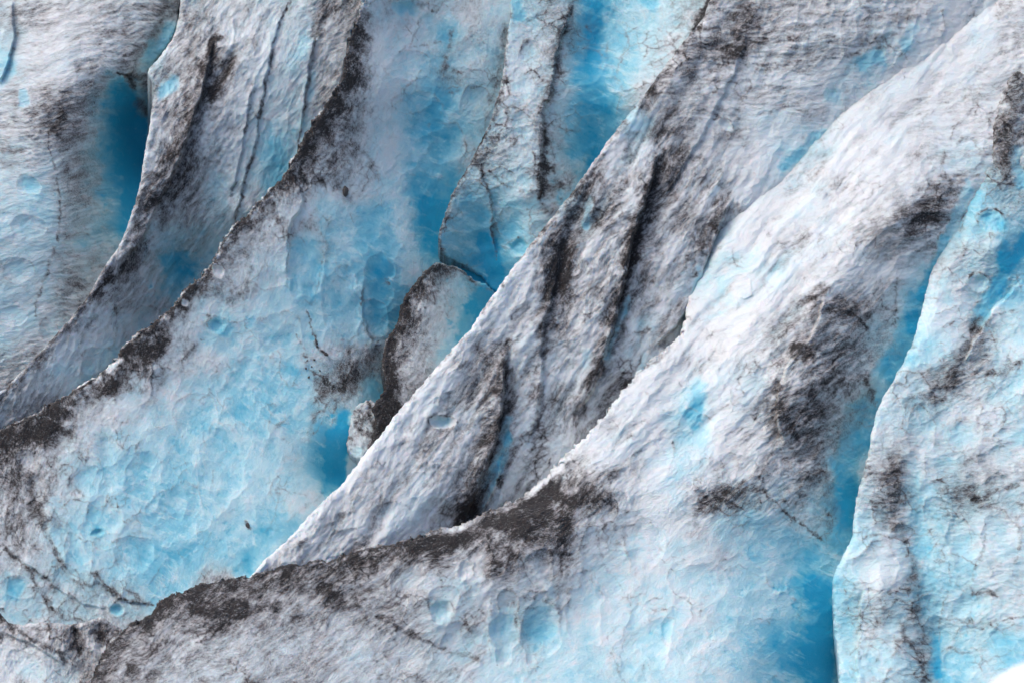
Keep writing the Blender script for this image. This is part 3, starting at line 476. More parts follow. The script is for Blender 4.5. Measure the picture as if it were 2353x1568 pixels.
# bands and hollows that read as pieces of their own
PARTS = [('front_ridge','grit_patch',[(1885,670),(1860,760),(1860,850),(1850,940)],58,'large dark gritty patch on the ridge shoulder'),
         ('front_ridge','blue_hollow',[(1955,960),(1945,1060),(1935,1150),(1925,1230)],24,'strip of clear blue ice beside the crevasse'),
         ('front_ridge','blue_hollow',[(1880,1340),(1880,1440),(1880,1568)],42,'deep blue hollow at the foot of the ridge'),
         ('ice_slope','blue_hollow',[(285,225),(300,300),(300,400),(280,520)],44,'deep blue arched hollow'),
         ('ice_ridge','grit_seam',[(490,105),(475,180),(450,240),(425,300),(400,360),(370,410),(345,470),(310,560)],16,'black grit seam'),
         ('ice_fin','blue_hollow',[(775,990),(770,1050),(768,1105)],28,'deep blue slot'),
         ('ice_wall','grit_seam',[(1320,0),(1300,40),(1290,80),(1278,130),(1275,180),(1250,230),(1240,290),(1255,370)],9,'brown grit seam'),
         ('diagonal_ridge','grit_seam',[(1165,795),(1158,860),(1152,960),(1140,1010),(1110,1090),(1085,1150),(1060,1200)],16,'black grit seam'),
         ('diagonal_ridge','grit_seam',[(1525,340),(1495,430),(1465,510),(1440,620),(1415,730),(1385,820),(1345,900)],13,'dark grit seam'),
         ('right_slope','grit_patch',[(2250,720),(2225,790),(2190,850)],22,'brown gritty patch')]

D0 = DIST / U                                    # camera distance in plan units
def to_world(x, y, dep):
    """plan position (2352 x 1568 across the view at DIST) and distance behind that plane, in plan units -> metres"""
    k = (D0 + dep) / D0
    cx = (x - 1176) * k * U; cz = (784 - y) * k * U; cy = (D0 + dep) * U
    ct, st = math.cos(TILT), math.sin(TILT)
    return np.stack([cx, cy * ct + cz * st, CAMPOS.z - cy * st + cz * ct], -1)

# ------------------------------------------------------------------ one ice material
SSS = .35
def make_ice():
    m = bpy.data.materials.new("glacier_ice"); m.use_nodes = True
    nt = m.node_tree; N = nt.nodes; L = nt.links
    b = N["Principled BSDF"]
    def math_(op, a, c=None, clamp=False):
        n = N.new("ShaderNodeMath"); n.operation = op; n.use_clamp = clamp
        for i, v in enumerate((a, c)):
            if v is None: continue
            if isinstance(v, (int, float)): n.inputs[i].default_value = v
            else: L.new(v, n.inputs[i])
        return n.outputs[0]
    def mr(v, a, c, lo=0, hi=1, smooth=True):
        n = N.new("ShaderNodeMapRange"); n.interpolation_type = 'SMOOTHSTEP' if smooth else 'LINEAR'
        L.new(v, n.inputs[0]); n.inputs[1].default_value = a; n.inputs[2].default_value = c; n.inputs[3].default_value = lo; n.inputs[4].default_value = hi
        return n.outputs[0]
    def attr(name):
        n = N.new("ShaderNodeAttribute"); n.attribute_name = name; return n
    flow = attr("flow").outputs["Vector"]
    blue = attr("blue").outputs["Fac"]; dirt = attr("dirt").outputs["Fac"]
    def noise(scale, detail=3, rough=.6, vec=flow, dist=0.0):
        n = N.new("ShaderNodeTexNoise"); L.new(vec, n.inputs["Vector"]); n.inputs["Scale"].default_value = scale
        n.inputs["Detail"].default_value = detail; n.inputs["Roughness"].default_value = rough; n.inputs["Distortion"].default_value = dist
        return n.outputs["Fac"]
    geo = N.new("ShaderNodeNewGeometry").outputs["Position"]
    nA = noise(.26, 4, .75); nB = noise(.045, 4, .65, dist=.6); nC = noise(.02, 4, .6); nG = noise(.5, 3, .75)
    # dirt coverage
    s = math_('ADD', math_('MULTIPLY', nA, .42), math_('ADD', math_('MULTIPLY', nB, .26), math_('MULTIPLY', nG, .32)))
    s = math_('MULTIPLY', math_('SUBTRACT', s, .5), 5.2)
    s = math_('MULTIPLY', s, math_('ADD', math_('MULTIPLY', dirt, .62), .30))
    cov = mr(math_('ADD', s, math_('MULTIPLY', dirt, 1.0)), .16, 1.18, 0, .94)
    # ice colour
    bb = math_('ADD', blue, math_('MULTIPLY', math_('SUBTRACT', nC, .5), .18))
    bb = math_('ADD', bb, math_('MULTIPLY', math_('SUBTRACT', nB, .5), .22))
    frost = mr(noise(.03, 5, .7, dist=1.2), .56, .72, 0, .16)
    bb = math_('SUBTRACT', bb, frost, True)
    cr = N.new("ShaderNodeValToRGB"); L.new(bb, cr.inputs[0])
    el = cr.color_ramp.elements
    cols = [(0, (.79, .82, .825)), (.16, (.74, .84, .865)), (.34, (.55, .79, .845)), (.52, (.31, .64, .745)), (.72, (.14, .495, .64)), (1, (.022, .365, .57))]
    el[0].position, el[0].color = cols[0][0], cols[0][1] + (1,)
    el[1].position, el[1].color = cols[-1][0], cols[-1][1] + (1,)
    for p, c in cols[1:-1]:
        e = el.new(p); e.color = c + (1,)
    dcr = N.new("ShaderNodeValToRGB"); L.new(noise(.35, 3, .7), dcr.inputs[0])
    dcr.color_ramp.elements[0].position = .35; dcr.color_ramp.elements[0].color = (.014, .012, .0125, 1)
    dcr.color_ramp.elements[1].position = .68; dcr.color_ramp.elements[1].color = (.15, .124, .122, 1)
    # a film of silt greys the ice wherever there is dirt about
    L.new(mr(cov, .2, .9, .5, .12), b.inputs['Specular IOR Level'])
    film = N.new("ShaderNodeMix"); film.data_type = 'RGBA'
    L.new(mr(dirt, .03, .75, 0, .72, False), film.inputs["Factor"]); L.new(cr.outputs[0], film.inputs["A"]); film.inputs["B"].default_value = (.27, .255, .26, 1)
    dk = N.new('ShaderNodeMix'); dk.data_type = 'RGBA'; dk.blend_type = 'MULTIPLY'; dk.inputs['Factor'].default_value = 1
    L.new(dcr.outputs[0], dk.inputs['A']); L.new(mr(dirt, .6, 1.1, 1, .3), dk.inputs['B'])
    mx = N.new("ShaderNodeMix"); mx.data_type = 'RGBA'
    L.new(cov, mx.inputs["Factor"]); L.new(film.outputs["Result"], mx.inputs["A"]); L.new(dk.outputs["Result"], mx.inputs["B"])
    L.new(mx.outputs["Result"], b.inputs["Base Color"])
    L.new(math_('ADD', mr(blue, .2, .8, .55, .36), math_('MULTIPLY', cov, .3)), b.inputs["Roughness"])
    b.inputs["IOR"].default_value = 1.31
    b.inputs["Subsurface Weight"].default_value = SSS; b.inputs["Subsurface Radius"].default_value = (.25, .6, 1.0); b.inputs["Subsurface Scale"].default_value = .35
    # surface grain
    h = math_('ADD', math_('MULTIPLY', nA, 1.0), math_('MULTIPLY', nG, .35))
    h = math_('ADD', h, math_('MULTIPLY', nB, .7))
    amt = math_('MULTIPLY', mr(blue, .2, .75, 1.0, .25), attr('grain').outputs['Fac'])
    bp = N.new("ShaderNodeBump"); L.new(math_('MULTIPLY', h, amt), bp.inputs["Height"])
    bp.inputs["Strength"].default_value = .75; bp.inputs["Distance"].default_value = U * 6
    L.new(bp.outputs[0], b.inputs["Normal"])
    return m
ICE = make_ice()

# ------------------------------------------------------------------ cells -> bodies
cyy, cxx = np.mgrid[0:24, 0:36]; cxx = (cxx + .5) * CELL; cyy = (cyy + .5) * CELL
owner = np.full(cxx.shape, -1)
for i, bd in enumerate(BODIES):
    bd['poly'] = smooth_poly(bd['out'], 1)
    own = inside(cxx, cyy, bd['poly'])
    if 'dive' in bd:
        _, sv, tv = seg_dist(cxx.astype(np.float32), cyy.astype(np.float32), bd['dive'], want_side=True, want_t=True)
        own &= (sv >= 0) | (tv < .003)
    own &= seg_dist(cxx.astype(np.float32), cyy.astype(np.float32), bd['poly'], closed=True)[0] > 13
    owner[own] = i
def cell_field(i, x, y, G):
    ys, xs = np.nonzero(owner == i)
    num = np.zeros(x.shape, np.float32); den = np.full(x.shape, 1e-12, np.float32)
    if len(ys) == 0: return np.full(x.shape, .3, np.float32)
    # evaluated on a coarse lattice, then sampled
    for r, c in zip(ys, xs):
        d2 = ((x - cxx[r, c]) ** 2 + (y - cyy[r, c]) ** 2) / (CELL * .62) ** 2
        wgt = np.exp(-np.minimum(d2, 40)) + 1e-7 / (1 + d2)
        num += wgt * G[r, c]; den += wgt
    return num / den
def sample(F, x, y, x0, y0, st):
    fx = np.clip((x - x0) / st, 0, F.shape[1] - 1.001); fy = np.clip((y - y0) / st, 0, F.shape[0] - 1.001)
    i = fx.astype(int); j = fy.astype(int); a = fx - i; b_ = fy - j
    return (F[j, i] * (1 - a) + F[j, i + 1] * a) * (1 - b_) + (F[j + 1, i] * (1 - a) + F[j + 1, i + 1] * a) * b_

def region(pts, r):
    xs = [p[0] for p in pts]; ys = [p[1] for p in pts]
    return min(xs) - r, max(xs) + r, min(ys) - r, max(ys) + r
def local(gx, gy, pts, r, x0, y0, st):
    a, b_, c, d = region(pts, r)
    i0 = max(0, int((a - x0) / st)); i1 = min(gx.shape[1], int((b_ - x0) / st) + 2)
    j0 = max(0, int((c - y0) / st)); j1 = min(gx.shape[0], int((d - y0) / st) + 2)
    if i1 <= i0 or j1 <= j0: return None
    return (slice(j0, j1), slice(i0, i1))

STEP = 2.0
def build(i, bd):
    poly = bd['poly']; name = bd['name']; sd_ = 100 + i * 31
    xs = [p[0] for p in poly]; ys = [p[1] for p in poly]
    x0 = max(-M, min(xs) - 12); x1 = min(2352 + M, max(xs) + 12); y0 = max(-M, min(ys) - 12); y1 = min(1568 + M, max(ys) + 12)
    gx, gy = np.meshgrid(np.arange(x0, x1, STEP, dtype=np.float32), np.arange(y0, y1, STEP, dtype=np.float32))
    d, _, _ = seg_dist(gx, gy, poly, closed=True)
    ins = inside(gx, gy, poly)
    d = np.where(ins, d, -d)
    jag = 1.7 * bd.get('jag', 2)
    d = d + .35 * jag * fbm(gx, gy, 9, 2, sd_ + 80) + jag * fbm(gx, gy, 24, 4, sd_ + 1, .68) + .4 * jag * fbm(gx, gy, 90, 2, sd_ + 2)
    # flow-aligned coordinates
    wx = gx + 26 * fbm(gx, gy, 170, 3, sd_ + 3); wy = gy + 26 * fbm(gx, gy, 170, 3, sd_ + 4)
    an = bd['an']; ca, sa = math.cos(R(bd['ang'])), math.sin(R(bd['ang']))
    al = (wx * ca - wy * sa); ac = (wx * sa + wy * ca)            # along the flow (up to the right), across it
    fx, fy = al / an, ac
    if 'alt' in bd:
        aa, an2, mfun = bd['alt']; c2, s2 = math.cos(R(aa)), math.sin(R(aa)); gx2, gy2 = (wx * c2 - wy * s2) / an2, wx * s2 + wy * c2; am = mfun(gx, gy)
        def flow_fbm(s_, o_, sd2, r_, k_=1.0, ridged=False):
            return fbm(fx * k_, fy, s_, o_, sd2, r_, ridged) * (1 - am) + fbm(gx2 * k_, gy2, s_, o_, sd2, r_, ridged) * am
    else:
        def flow_fbm(s_, o_, sd2, r_, k_=1.0, ridged=False): return fbm(fx * k_, fy, s_, o_, sd2, r_, ridged)
    # relief
    h = tps(bd['ctl'])(gx, gy) + bd.get('off', 0)
    soft = sstep(1130, 1260, gy) if name == 'front_ridge' else (np.ones_like(gx) if name == 'ice_fin' else np.zeros_like(gx))
    if 'dive' in bd:                                              # past this line the ice slopes down under its neighbour
        dd, sidev, tv = seg_dist(gx + 10 * fbm(gx, gy, 30, 3, sd_ + 70), gy + 10 * fbm(gx, gy, 30, 3, sd_ + 71), bd['dive'], want_side=True, want_t=True)
        dd = np.where((sidev < 0) & (tv > .003), dd, 0) ; h -= bd.get('dk', 1.5) * dd * dd / (dd + 14)
    dirt = sample(cell_field(i, *np.meshgrid(np.arange(x0, x1 + 16, 16.), np.arange(y0, y1 + 16, 16.)), GD), gx, gy, x0, y0, 16).astype(np.float32)
    blue = .86 * sample(cell_field(i, *np.meshgrid(np.arange(x0, x1 + 16, 16.), np.arange(y0, y1 + 16, 16.)), GB), gx, gy, x0, y0, 16).astype(np.float32)
    if name == 'ice_chunk': blue[:] = .16; dirt[:] = .42
    if name in ('ice_fin', 'front_ridge', 'ice_wall'): blue *= 1.3 if name == 'ice_fin' else 1.15
    if name == 'diagonal_ridge': dirt += .4 * (1 - sstep(4, 22, d)) * sstep(-.12, .3, fbm(gx, gy, 40, 4, 991, .65)) * sstep(830, 960, gx)
    blue = np.maximum(blue, .24 * soft * np.clip(1.2 - 2.2 * dirt, 0, 1))
    if name == 'right_slope': blue += .12 + .1 * fbm(gx, gy, 130, 2, 4)
    wob = 7 * fbm(gx, gy, 34, 3, sd_ + 8, .6); wob2 = 7 * fbm(gx, gy, 34, 3, sd_ + 9, .6)
    jx = 4.5 * fbm(gx, gy, 9, 2, sd_ + 50); jy = 4.5 * fbm(gx, gy, 9, 2, sd_ + 51)
    for pts, amp, wl, wr in bd.get('steps', []):
        rr = 4 * max(wl, wr); s = local(gx, gy, pts, rr, x0, y0, STEP)
        if s is None: continue
        dd, sidev, t = seg_dist(gx[s] + wob[s], gy[s] + wob2[s], smooth_poly(pts, 1, False), want_side=True, want_t=True)
        sg = dd * sidev                                           # >0 on the right hand of the line's direction
        ends = sstep(0, .18, t) * sstep(0, .12, 1 - t)
        cap = np.exp(-np.maximum(0, dd - 2 * max(wl, wr)) / 30)
        # lines are drawn downwards, so the left of the picture is their right hand
        hi = np.exp(-dd / wl); lo = np.exp(-dd / wr); k = sstep(-2.5, 2.5, sg)
        h[s] += amp * ends * cap * (k * hi - (1 - k) * lo)
    for pts, amp, wd in bd.get('ridges', []):
        s = local(gx, gy, pts, 3 * wd, x0, y0, STEP)
        if s is None: continue
        dd, _, t = seg_dist(gx[s] + wob[s], gy[s] + wob2[s], smooth_poly(pts, 1, False), want_t=True)
        h[s] += amp * np.exp(-(dd / wd) ** 2) * (.5 + .5 * sstep(0, .1, t) * sstep(0, .1, 1 - t))
    h += 12 * fbm(gx, gy, 210, 3, sd_ + 5)
    rough = np.clip(.35 - .24 * soft + 1.3 * dirt * (1 - .5 * soft) - .8 * np.maximum(blue - .35, 0), .12, 1.2)
    h += rough * 7 * flow_fbm(34, 4, sd_ + 6, .55)
    h += rough * 3.8 * flow_fbm(11, 3, sd_ + 7, .6, 1.0, True)
    mot = fbm(fx * .8, fy, 55, 4, sd_ + 61, .6)
    blue += .34 * np.maximum(mot, -.12) * np.clip(1 - 2 * blue, 0, 1) * np.clip(1.25 - 3.2 * dirt, 0, 1)
    fr = fbm(wx, wy, 46, 6, sd_ + 67, .68); fr2 = fbm(fx, fy, 20, 5, sd_ + 68, .7)
    blue += np.clip(blue * 4, 0, 1) * (.13 * sstep(.05, .4, -fr) - .13 * sstep(.04, .34, fr) - .08 * sstep(.1, .35, fr2)) * np.clip(1.6 - 1.2 * blue, .3, 1)
    sa_, ss_ = math.cos(R(-22)), math.sin(R(-22)); sw = fbm((wx * sa_ - wy * ss_) / 3.2, wx * ss_ + wy * sa_, 26, 6, sd_ + 95, .66)
    blue *= 1 - .42 * sstep(.02, .36, sw) * sstep(.3, .6, blue); blue += .12 * sstep(.05, .4, -sw) * sstep(.3, .6, blue)
    dirt += .10 * sstep(.0, .3, fbm(gx, gy, 70, 5, sd_ + 69, .65)) * np.clip(1.1 - 2.2 * blue, .15, 1)
    if 'cups' in bd:
        cu, cam_, cst = bd['cups']
        q1 = fbm(gx, gy, 70, 3, sd_ + 62) * cu * .6; q2 = fbm(gx, gy, 70, 3, sd_ + 63) * cu * .6
        cang = R(bd.get('cang', bd['ang'])); cc, cs_ = math.cos(cang), math.sin(cang)
        u = (gx * cc - gy * cs_ + q1) / cst; v = gx * cs_ + gy * cc + q2
        g1, g2, gv = worley(u, v, cu, sd_ + 64); g3, g4, gw = worley(u * .93 + 40, v, cu * .55, sd_ + 65)
        cm = (1 - soft) * sstep(-.5, .1, fbm(gx, gy, 160, 3, sd_ + 66)) * np.clip(1.1 - 1.4 * blue, .1, 1)
        h += cm * cam_ * (np.minimum(g1, .85) ** 2 * 1.7 - .4) * (.4 + 1.2 * gv) + cm * cam_ * .5 * (np.minimum(g3, .85) ** 2 * 1.7 - .4) * (.4 + 1.2 * gw)
        dirt += cm * (.16 * (gv - .5) + .12 * (gw - .5) + .22 * np.maximum(g1 - .5, 0)); blue += cm * .22 * np.maximum(gw - .55, 0)
    if 'flute' in bd:
        fa, fs, famp, fm = bd['flute']; c2, s2 = math.cos(R(fa)), math.sin(R(fa))
        u2, v2 = wx * c2 - wy * s2, wx * s2 + wy * c2
        fl_ = fbm(u2 / 6.5, v2, fs, 3, sd_ + 90, .5); fmk = fm(gx, gy)
        h += famp * fl_ * fmk; dirt += fmk * (.34 * sstep(.02, .38, -fl_) - .12 * sstep(.05, .35, fl_)) * (.7 + .9 * flow_fbm(14, 4, sd_ + 92, .7)); blue += .16 * fmk * sstep(.2, .45, -fl_)
    # scallops melted into the face
    if 'scal' in bd:
        brk0 = fbm(gx, gy, 22, 3, sd_ + 22, .6)
        cs, ca_, pres = bd['scal']
        w1 = fbm(gx, gy, 60, 3, sd_ + 11) * cs * .5; w2 = fbm(gx, gy, 60, 3, sd_ + 12) * cs * .5
        f1, f2, cv = worley((gx * ca - gy * sa) / 1.5 + w1, gx * sa + gy * ca + w2, cs, sd_ + 13)
        msk = sstep(-.35, .25, fbm(gx, gy, 240, 3, sd_ + 14) + (pres - .5) * .9) * np.clip(1.15 - .9 * np.maximum(blue - .45, 0) * 2, .15, 1)
        h += msk * ca_ * (np.minimum(f1, .9) ** 2 * 1.6 - .5) * (.5 + cv)
        f1b, f2b, cvb = worley((gx * ca - gy * sa) / 1.4 + w2 * .6, gx * sa + gy * ca + w1 * .6, cs * .47, sd_ + 15)
        h += msk * ca_ * .14 * (np.minimum(f1b, .9) ** 2 * 1.6 - .5)
        lm = sstep(bd.get('net', .02), bd.get('net', .02) + .28, fbm(gx, gy, 75, 3, sd_ + 16))          # silt gathers on some of the sharp rims
        if name == 'ice_fin': lm = np.clip(lm + .8 * (1 - sstep(230, 420, gx)) * sstep(1000, 1100, gy) * sstep(-.2, .2, brk0), 0, 1.15)
        dirt += lm * msk * (.34 * np.exp(-((f2 - f1) * cs / 3.2) ** 2) + .2 * np.exp(-((f2b - f1b) * cs / 4.5) ** 2))
        blue += msk * .16 * (.45 - f1) * (.3 + cv)
        dirt -= msk * .05 * (1 - f1)
    sw0 = fbm(gx, gy, 60, 2, sd_ + 26)
    blot0 = fbm(gx, gy, 36, 4, sd_ + 25, .6)
    # patches
    for nm, pts, wd, st, soft in BL:
        if nm != name: continue
        s = local(gx, gy, pts, 3 * wd + 20, x0, y0, STEP)
        if s is None: continue
        dd, _, _ = seg_dist(gx[s] + wob[s] * min(1, wd / 20), gy[s] + wob2[s] * min(1, wd / 20), smooth_poly(pts, 1, False) if len(pts) > 2 else pts)
        soft_ = max(soft, .55); k = 1 - sstep(wd * (1 - soft_ * .9), wd * (1 + soft_ * 1.1), dd * (1 - 1.1 * blot0[s]))
        blue[s] += (st if soft > .45 or wd > 20 else st * .6) * k; dirt[s] *= 1 - .8 * k * min(1, st * 2.2)
    streak = flow_fbm(16, 4, sd_ + 20, .65); blot = fbm(gx, gy, 40, 4, sd_ + 21, .6)
    brk = fbm(gx, gy, 22, 3, sd_ + 22, .6)
    for nm, pts, wd, st, br in DL:
        if nm != name: continue
        s = local(gx, gy, pts, 3 * wd + 14, x0, y0, STEP)
        if s is None: continue
        wf = min(1.2, wd / 9 + .25)
        dd, _, t = seg_dist(gx[s] + wob[s] * wf * 1.3 + jx[s], gy[s] + wob2[s] * wf * 1.3 + jy[s], smooth_poly(pts, 1, False) if len(pts) > 2 else pts, want_t=True)
        if wd >= 9: wd = wd * 1.25; st = st * .9
        wv = wd * (1 + 1.3 * blot[s]) * (.55 + .45 * sstep(0, .15, t) * sstep(0, .15, 1 - t))
        k = np.exp(-(dd / np.maximum(wv, 1.5)) ** 2)
        if wd < 5.5: st *= .72; br = br + .25
        if br: k = k * (1 - br * 1.6 * sstep(-.1, .3, brk[s]))
        dirt[s] += st * np.maximum(k, 0) * (1 + .5 * streak[s])
    band = None
    if 'crest' in bd:
        wd, st = bd['crest']; c0, c1 = bd['cpts']
        dc, _, _ = seg_dist(gx, gy, bd['out'][c0:c1]); dc = np.maximum(dc + jag * .5 * fbm(gx, gy, 26, 3, sd_ + 1, .6), 0)
        if bd.get('gcrest'):
            fade = 1 - sstep(1290, 1350, gx)
            var = .70 + .75 * sstep(1080, 1180, gx) * fade + .25 * sstep(300, 380, gx) * (1 - sstep(520, 620, gx)) - .15 * sstep(600, 700, gx) * (1 - sstep(820, 900, gx))
            rimoff = (9 * sstep(940, 1000, gx) + 4 * sstep(1060, 1200, gx)) * (1 + 1.2 * blot)
            wd_ = 46 + 26 * sstep(1100, 1200, gx)
        else:
            fade = 1; var = 1; rimoff = 0; wd_ = wd
            if name == 'ice_fin': var = .8 + .35 * np.sin(gx / 77.) * .5 + .25 * (1 - sstep(350, 700, gx)); wd_ = 42 + 26 * (1 - sstep(120, 420, gx))
        wv = wd_ * (1 + .9 * blot)
        k = (1 - sstep(wv * .25, np.maximum(wv * 1.25, 8), dc)) * sstep(-1, 5, dc - rimoff)
        band = (dc < wd_ * .75) & (fade > .5 if bd.get('gcrest') else True)
        bl2 = fbm(gx, gy, 80, 4, sd_ + 75, .5)
        dirt += st * var * fade * k * (.50 + .8 * bl2 + .4 * blot + .45 * streak)
        dirt += .38 * fade * (1 - sstep(3, 15 + 18 * blot + 10 * bl2, dc)) * sstep(-1, 4, dc - rimoff)
        dirt += .5 * fade * sstep(.02, .35, bl2) * (1 - sstep(60, 200 if bd.get('gcrest') else 150, dc)) * (1 if name != 'ice_tongue' else .2)
        if name == 'ice_fin':
            dirt -= .7 * sstep(.0, .25, fbm(gx, gy, 50, 2, sd_ + 30)) * (1 - sstep(1, 5, dc))
    for nm, pts, wd, st in WL:
        if nm != name: continue
        s = local(gx, gy, pts, 3 * wd + 14, x0, y0, STEP)
        if s is None: continue
        dd, _, _ = seg_dist(gx[s] + wob[s] * min(1.6, wd / 10), gy[s] + wob2[s] * min(1.6, wd / 10), smooth_poly(pts, 1, False) if len(pts) > 2 else pts)
        k = (1 - sstep(wd * .1, wd * 1.9, dd * (1 - .8 * blot[s]))) * st
        dirt[s] *= 1 - k; blue[s] *= 1 - .75 * k
    cr1 = flow_fbm(8, 3, sd_ + 40, .7); cr2 = flow_fbm(24, 5, sd_ + 41, .68, .6)
    opn = (1 - np.clip(blue * 1.6, 0, .85)) * np.clip(.5 + dirt * 2.2, 0, 1.15) * (1 - .5 * soft)
    dirt += .12 * blot + opn * (.46 * cr1 + .52 * cr2 + .14 * streak)
    h += opn * (1 - .85 * soft) * (-2.8 * cr2 - .8 * cr1)
    for q, (nm, px, py, rx, ry, pa, dp) in enumerate(SCOOPS):
        if nm != name: continue
        s = local(gx, gy, [(px, py)], 1.6 * max(rx, ry), x0, y0, STEP)
        if s is None: continue
        c_, s_ = math.cos(R(pa)), math.sin(R(pa)); X_, Y_ = gx[s] - px, gy[s] - py
        rr = np.hypot((X_ * c_ + Y_ * s_) / rx, (-X_ * s_ + Y_ * c_) / ry) + .55 * sw0[s]
        k = 1 - sstep(0, 1.0, rr); lip = np.exp(-((rr - 1.0) / .07) ** 2); up = sstep(.1, -.6, Y_ / ry)
        h[s] -= dp * (1 - np.minimum(rr, 1) ** 2); h[s] += .07 * dp * np.exp(-((rr - 1.02) / .12) ** 2)
        dirt[s] = dirt[s] * (1 - .45 * k) + lip * .28 * sstep(-.15, .25, brk[s]) * (.3 + .7 * up)
        blue[s] += (.07 * k - .05 * lip) * np.clip(blue[s] * 5, 0, 1)
    # dents of the melt pockets
    pk = np.zeros(gx.shape, np.int32)
    for q, (nm, px, py, rx, ry, pa) in enumerate(POCKETS):
        if nm != name: continue
        c_, s_ = math.cos(R(pa)), math.sin(R(pa))
        ux = ((gx - px) * c_ + (gy - py) * s_) / rx; uy = (-(gx - px) * s_ + (gy - py) * c_) / ry
        rr = np.hypot(ux, uy) + .45 * fbm(gx, gy, 22, 3, sd_ + q)
        h -= 9 * np.minimum(1, rx / 16) * (1 - sstep(.3, 1.0, rr)); h += 1.5 * np.exp(-((rr - 1.1) / .2) ** 2)
        dirt = np.where(rr < 1, dirt * .25, dirt); dirt += .3 * np.exp(-((rr - 1.12) / .12) ** 2) * (uy < .2) * sstep(-.1, .2, fbm(gx, gy, 18, 2, 9))
        pk[rr < 1] = q + 1
    # the edge rolls away
    Rr = bd['roll']; q = np.clip(1 - d * (1 + 1.1 * fbm(gx, gy, 20, 3, sd_ + 60)) / Rr, 0, 1)
    dep = bd['slope'] * (1568 - gy) - h + Rr * 1.3 * (1 - np.sqrt(np.maximum(0, 1 - q * q)))
    # sheet: keep cells that touch the inside, pull their outer corners back to the edge
    inn = d > 0
    cell = inn[:-1, :-1] | inn[1:, :-1] | inn[:-1, 1:] | inn[1:, 1:]
    gyd, gxd = np.gradient(d, STEP); gl = np.maximum(np.hypot(gxd, gyd), .3)
    out_ = d < 0
    X = np.where(out_, gx - np.clip(d, -4, 0) * gxd / gl, gx); Y = np.where(out_, gy - np.clip(d, -4, 0) * gyd / gl, gy)
    ny, nx = gx.shape
    idx = np.full(gx.shape, -1, np.int64)
    used = np.zeros(gx.shape, bool)
    used[:-1, :-1] |= cell; used[1:, :-1] |= cell; used[:-1, 1:] |= cell; used[1:, 1:] |= cell
    idx[used] = np.arange(used.sum())
    faces = np.stack([idx[:-1, :-1][cell], idx[1:, :-1][cell], idx[1:, 1:][cell], idx[:-1, 1:][cell]], 1)
    V = to_world(X[used], Y[used], dep[used]); nV = len(V)
    A = dict(blue=np.clip(blue[used], 0, 1), dirt=np.clip(dirt[used], 0, 1.25), grain=np.clip(1 - .75 * soft + .7 * dirt * soft, .2, 1)[used], flow=np.stack([fx[used], fy[used], dep[used] * .8], -1))
    # class of each face: 0 face, 1 grit crust, 2.. pockets
    fb = np.zeros(cell.sum(), bool) if band is None else band[:-1, :-1][cell]; fp = pk[:-1, :-1][cell]; 
    pt = np.zeros(gx.shape, np.int32)
    for q, (nm, pn, pts, wd, lb) in enumerate(PARTS):
        if nm == name: pt[(seg_dist(gx, gy, pts)[0] < wd) & (d > 4)] = 50 + q
    ft = pt[:-1, :-1][cell]
    # back: the rim is drawn out behind into a thick body
    e = np.concatenate([faces[:, [0, 1]], faces[:, [1, 2]], faces[:, [2, 3]], faces[:, [3, 0]]])
    key = e.min(1) * nV + e.max(1)
    uq, inv, cnt = np.unique(key, return_inverse=True, return_counts=True)
    be = e[cnt[inv] == 1]
    bv = np.unique(be); bmap = np.full(nV, -1); bmap[bv] = np.arange(len(bv))
    Xu, Yu, Du = X[used][bv], Y[used][bv], dep[used][bv]
    rings = [V]; prev = bv; fl = [faces]; base = nV
    at = {k: [v] for k, v in A.items()}
    for dz, dy in ((14, 2), (60, 12), (170, 60), (420, 220)):
        rings.append(to_world(Xu, Yu + dy, Du + dz)); cur = base + np.arange(len(bv))
        fl.append(np.stack([prev[bmap[be[:, 1]]] if prev is bv else cur_prev[bmap[be[:, 1]]], be[:, 0] if prev is bv else cur_prev[bmap[be[:, 0]]], cur[bmap[be[:, 0]]], cur[bmap[be[:, 1]]]], 1))
        for k in at:
            v = A[k][bv].copy()
            if k == 'flow': v[:, 2] += dz
            at[k].append(v)
        base += len(bv); cur_prev = cur; prev = cur
    V = np.concatenate(rings); F = np.concatenate(fl)
    A = {k: np.concatenate(v) for k, v in at.items()}
    nskirt = len(F) - len(faces)
    cls = np.concatenate([np.where(fp > 0, 10 + fp, np.where(fb, 1, ft)), np.zeros(nskirt, int)])
    # normals of the whole, so the parts meet without a seam
    P = V[F]; fn = np.cross(P[:, 2] - P[:, 0], P[:, 3] - P[:, 1])
    vn = np.zeros_like(V)
    for k in range(4):
        for c in range(3): vn[:, c] += np.bincount(F[:, k], fn[:, c], len(V))
    vn /= np.maximum(np.linalg.norm(vn, axis=1, keepdims=True), 1e-12)
    bd['grid'] = (gx, gy, dep, x0, y0)
    def mesh(nm, sel, parent=None):
        f = F[sel]; vs = np.unique(f); mp = np.full(len(V), -1); mp[vs] = np.arange(len(vs)); f = mp[f]
        me = bpy.data.meshes.new(nm)
        me.vertices.add(len(vs)); me.vertices.foreach_set('co', V[vs].astype(np.float32).ravel())
        me.loops.add(f.size); me.loops.foreach_set('vertex_index', f.astype(np.int32).ravel())
        me.polygons.add(len(f)); me.polygons.foreach_set('loop_start', np.arange(0, f.size, 4, dtype=np.int32))
        me.polygons.foreach_set('use_smooth', np.ones(len(f), bool))
        me.update(calc_edges=True)
        for k, v in A.items():
            if k == 'flow':
                a = me.attributes.new(k, 'FLOAT_VECTOR', 'POINT'); a.data.foreach_set('vector', v[vs].astype(np.float32).ravel())
            else:
                a = me.attributes.new(k, 'FLOAT', 'POINT'); a.data.foreach_set('value', v[vs].astype(np.float32))
        me.normals_split_custom_set_from_vertices(vn[vs].astype(np.float32))
        me.materials.append(ICE)
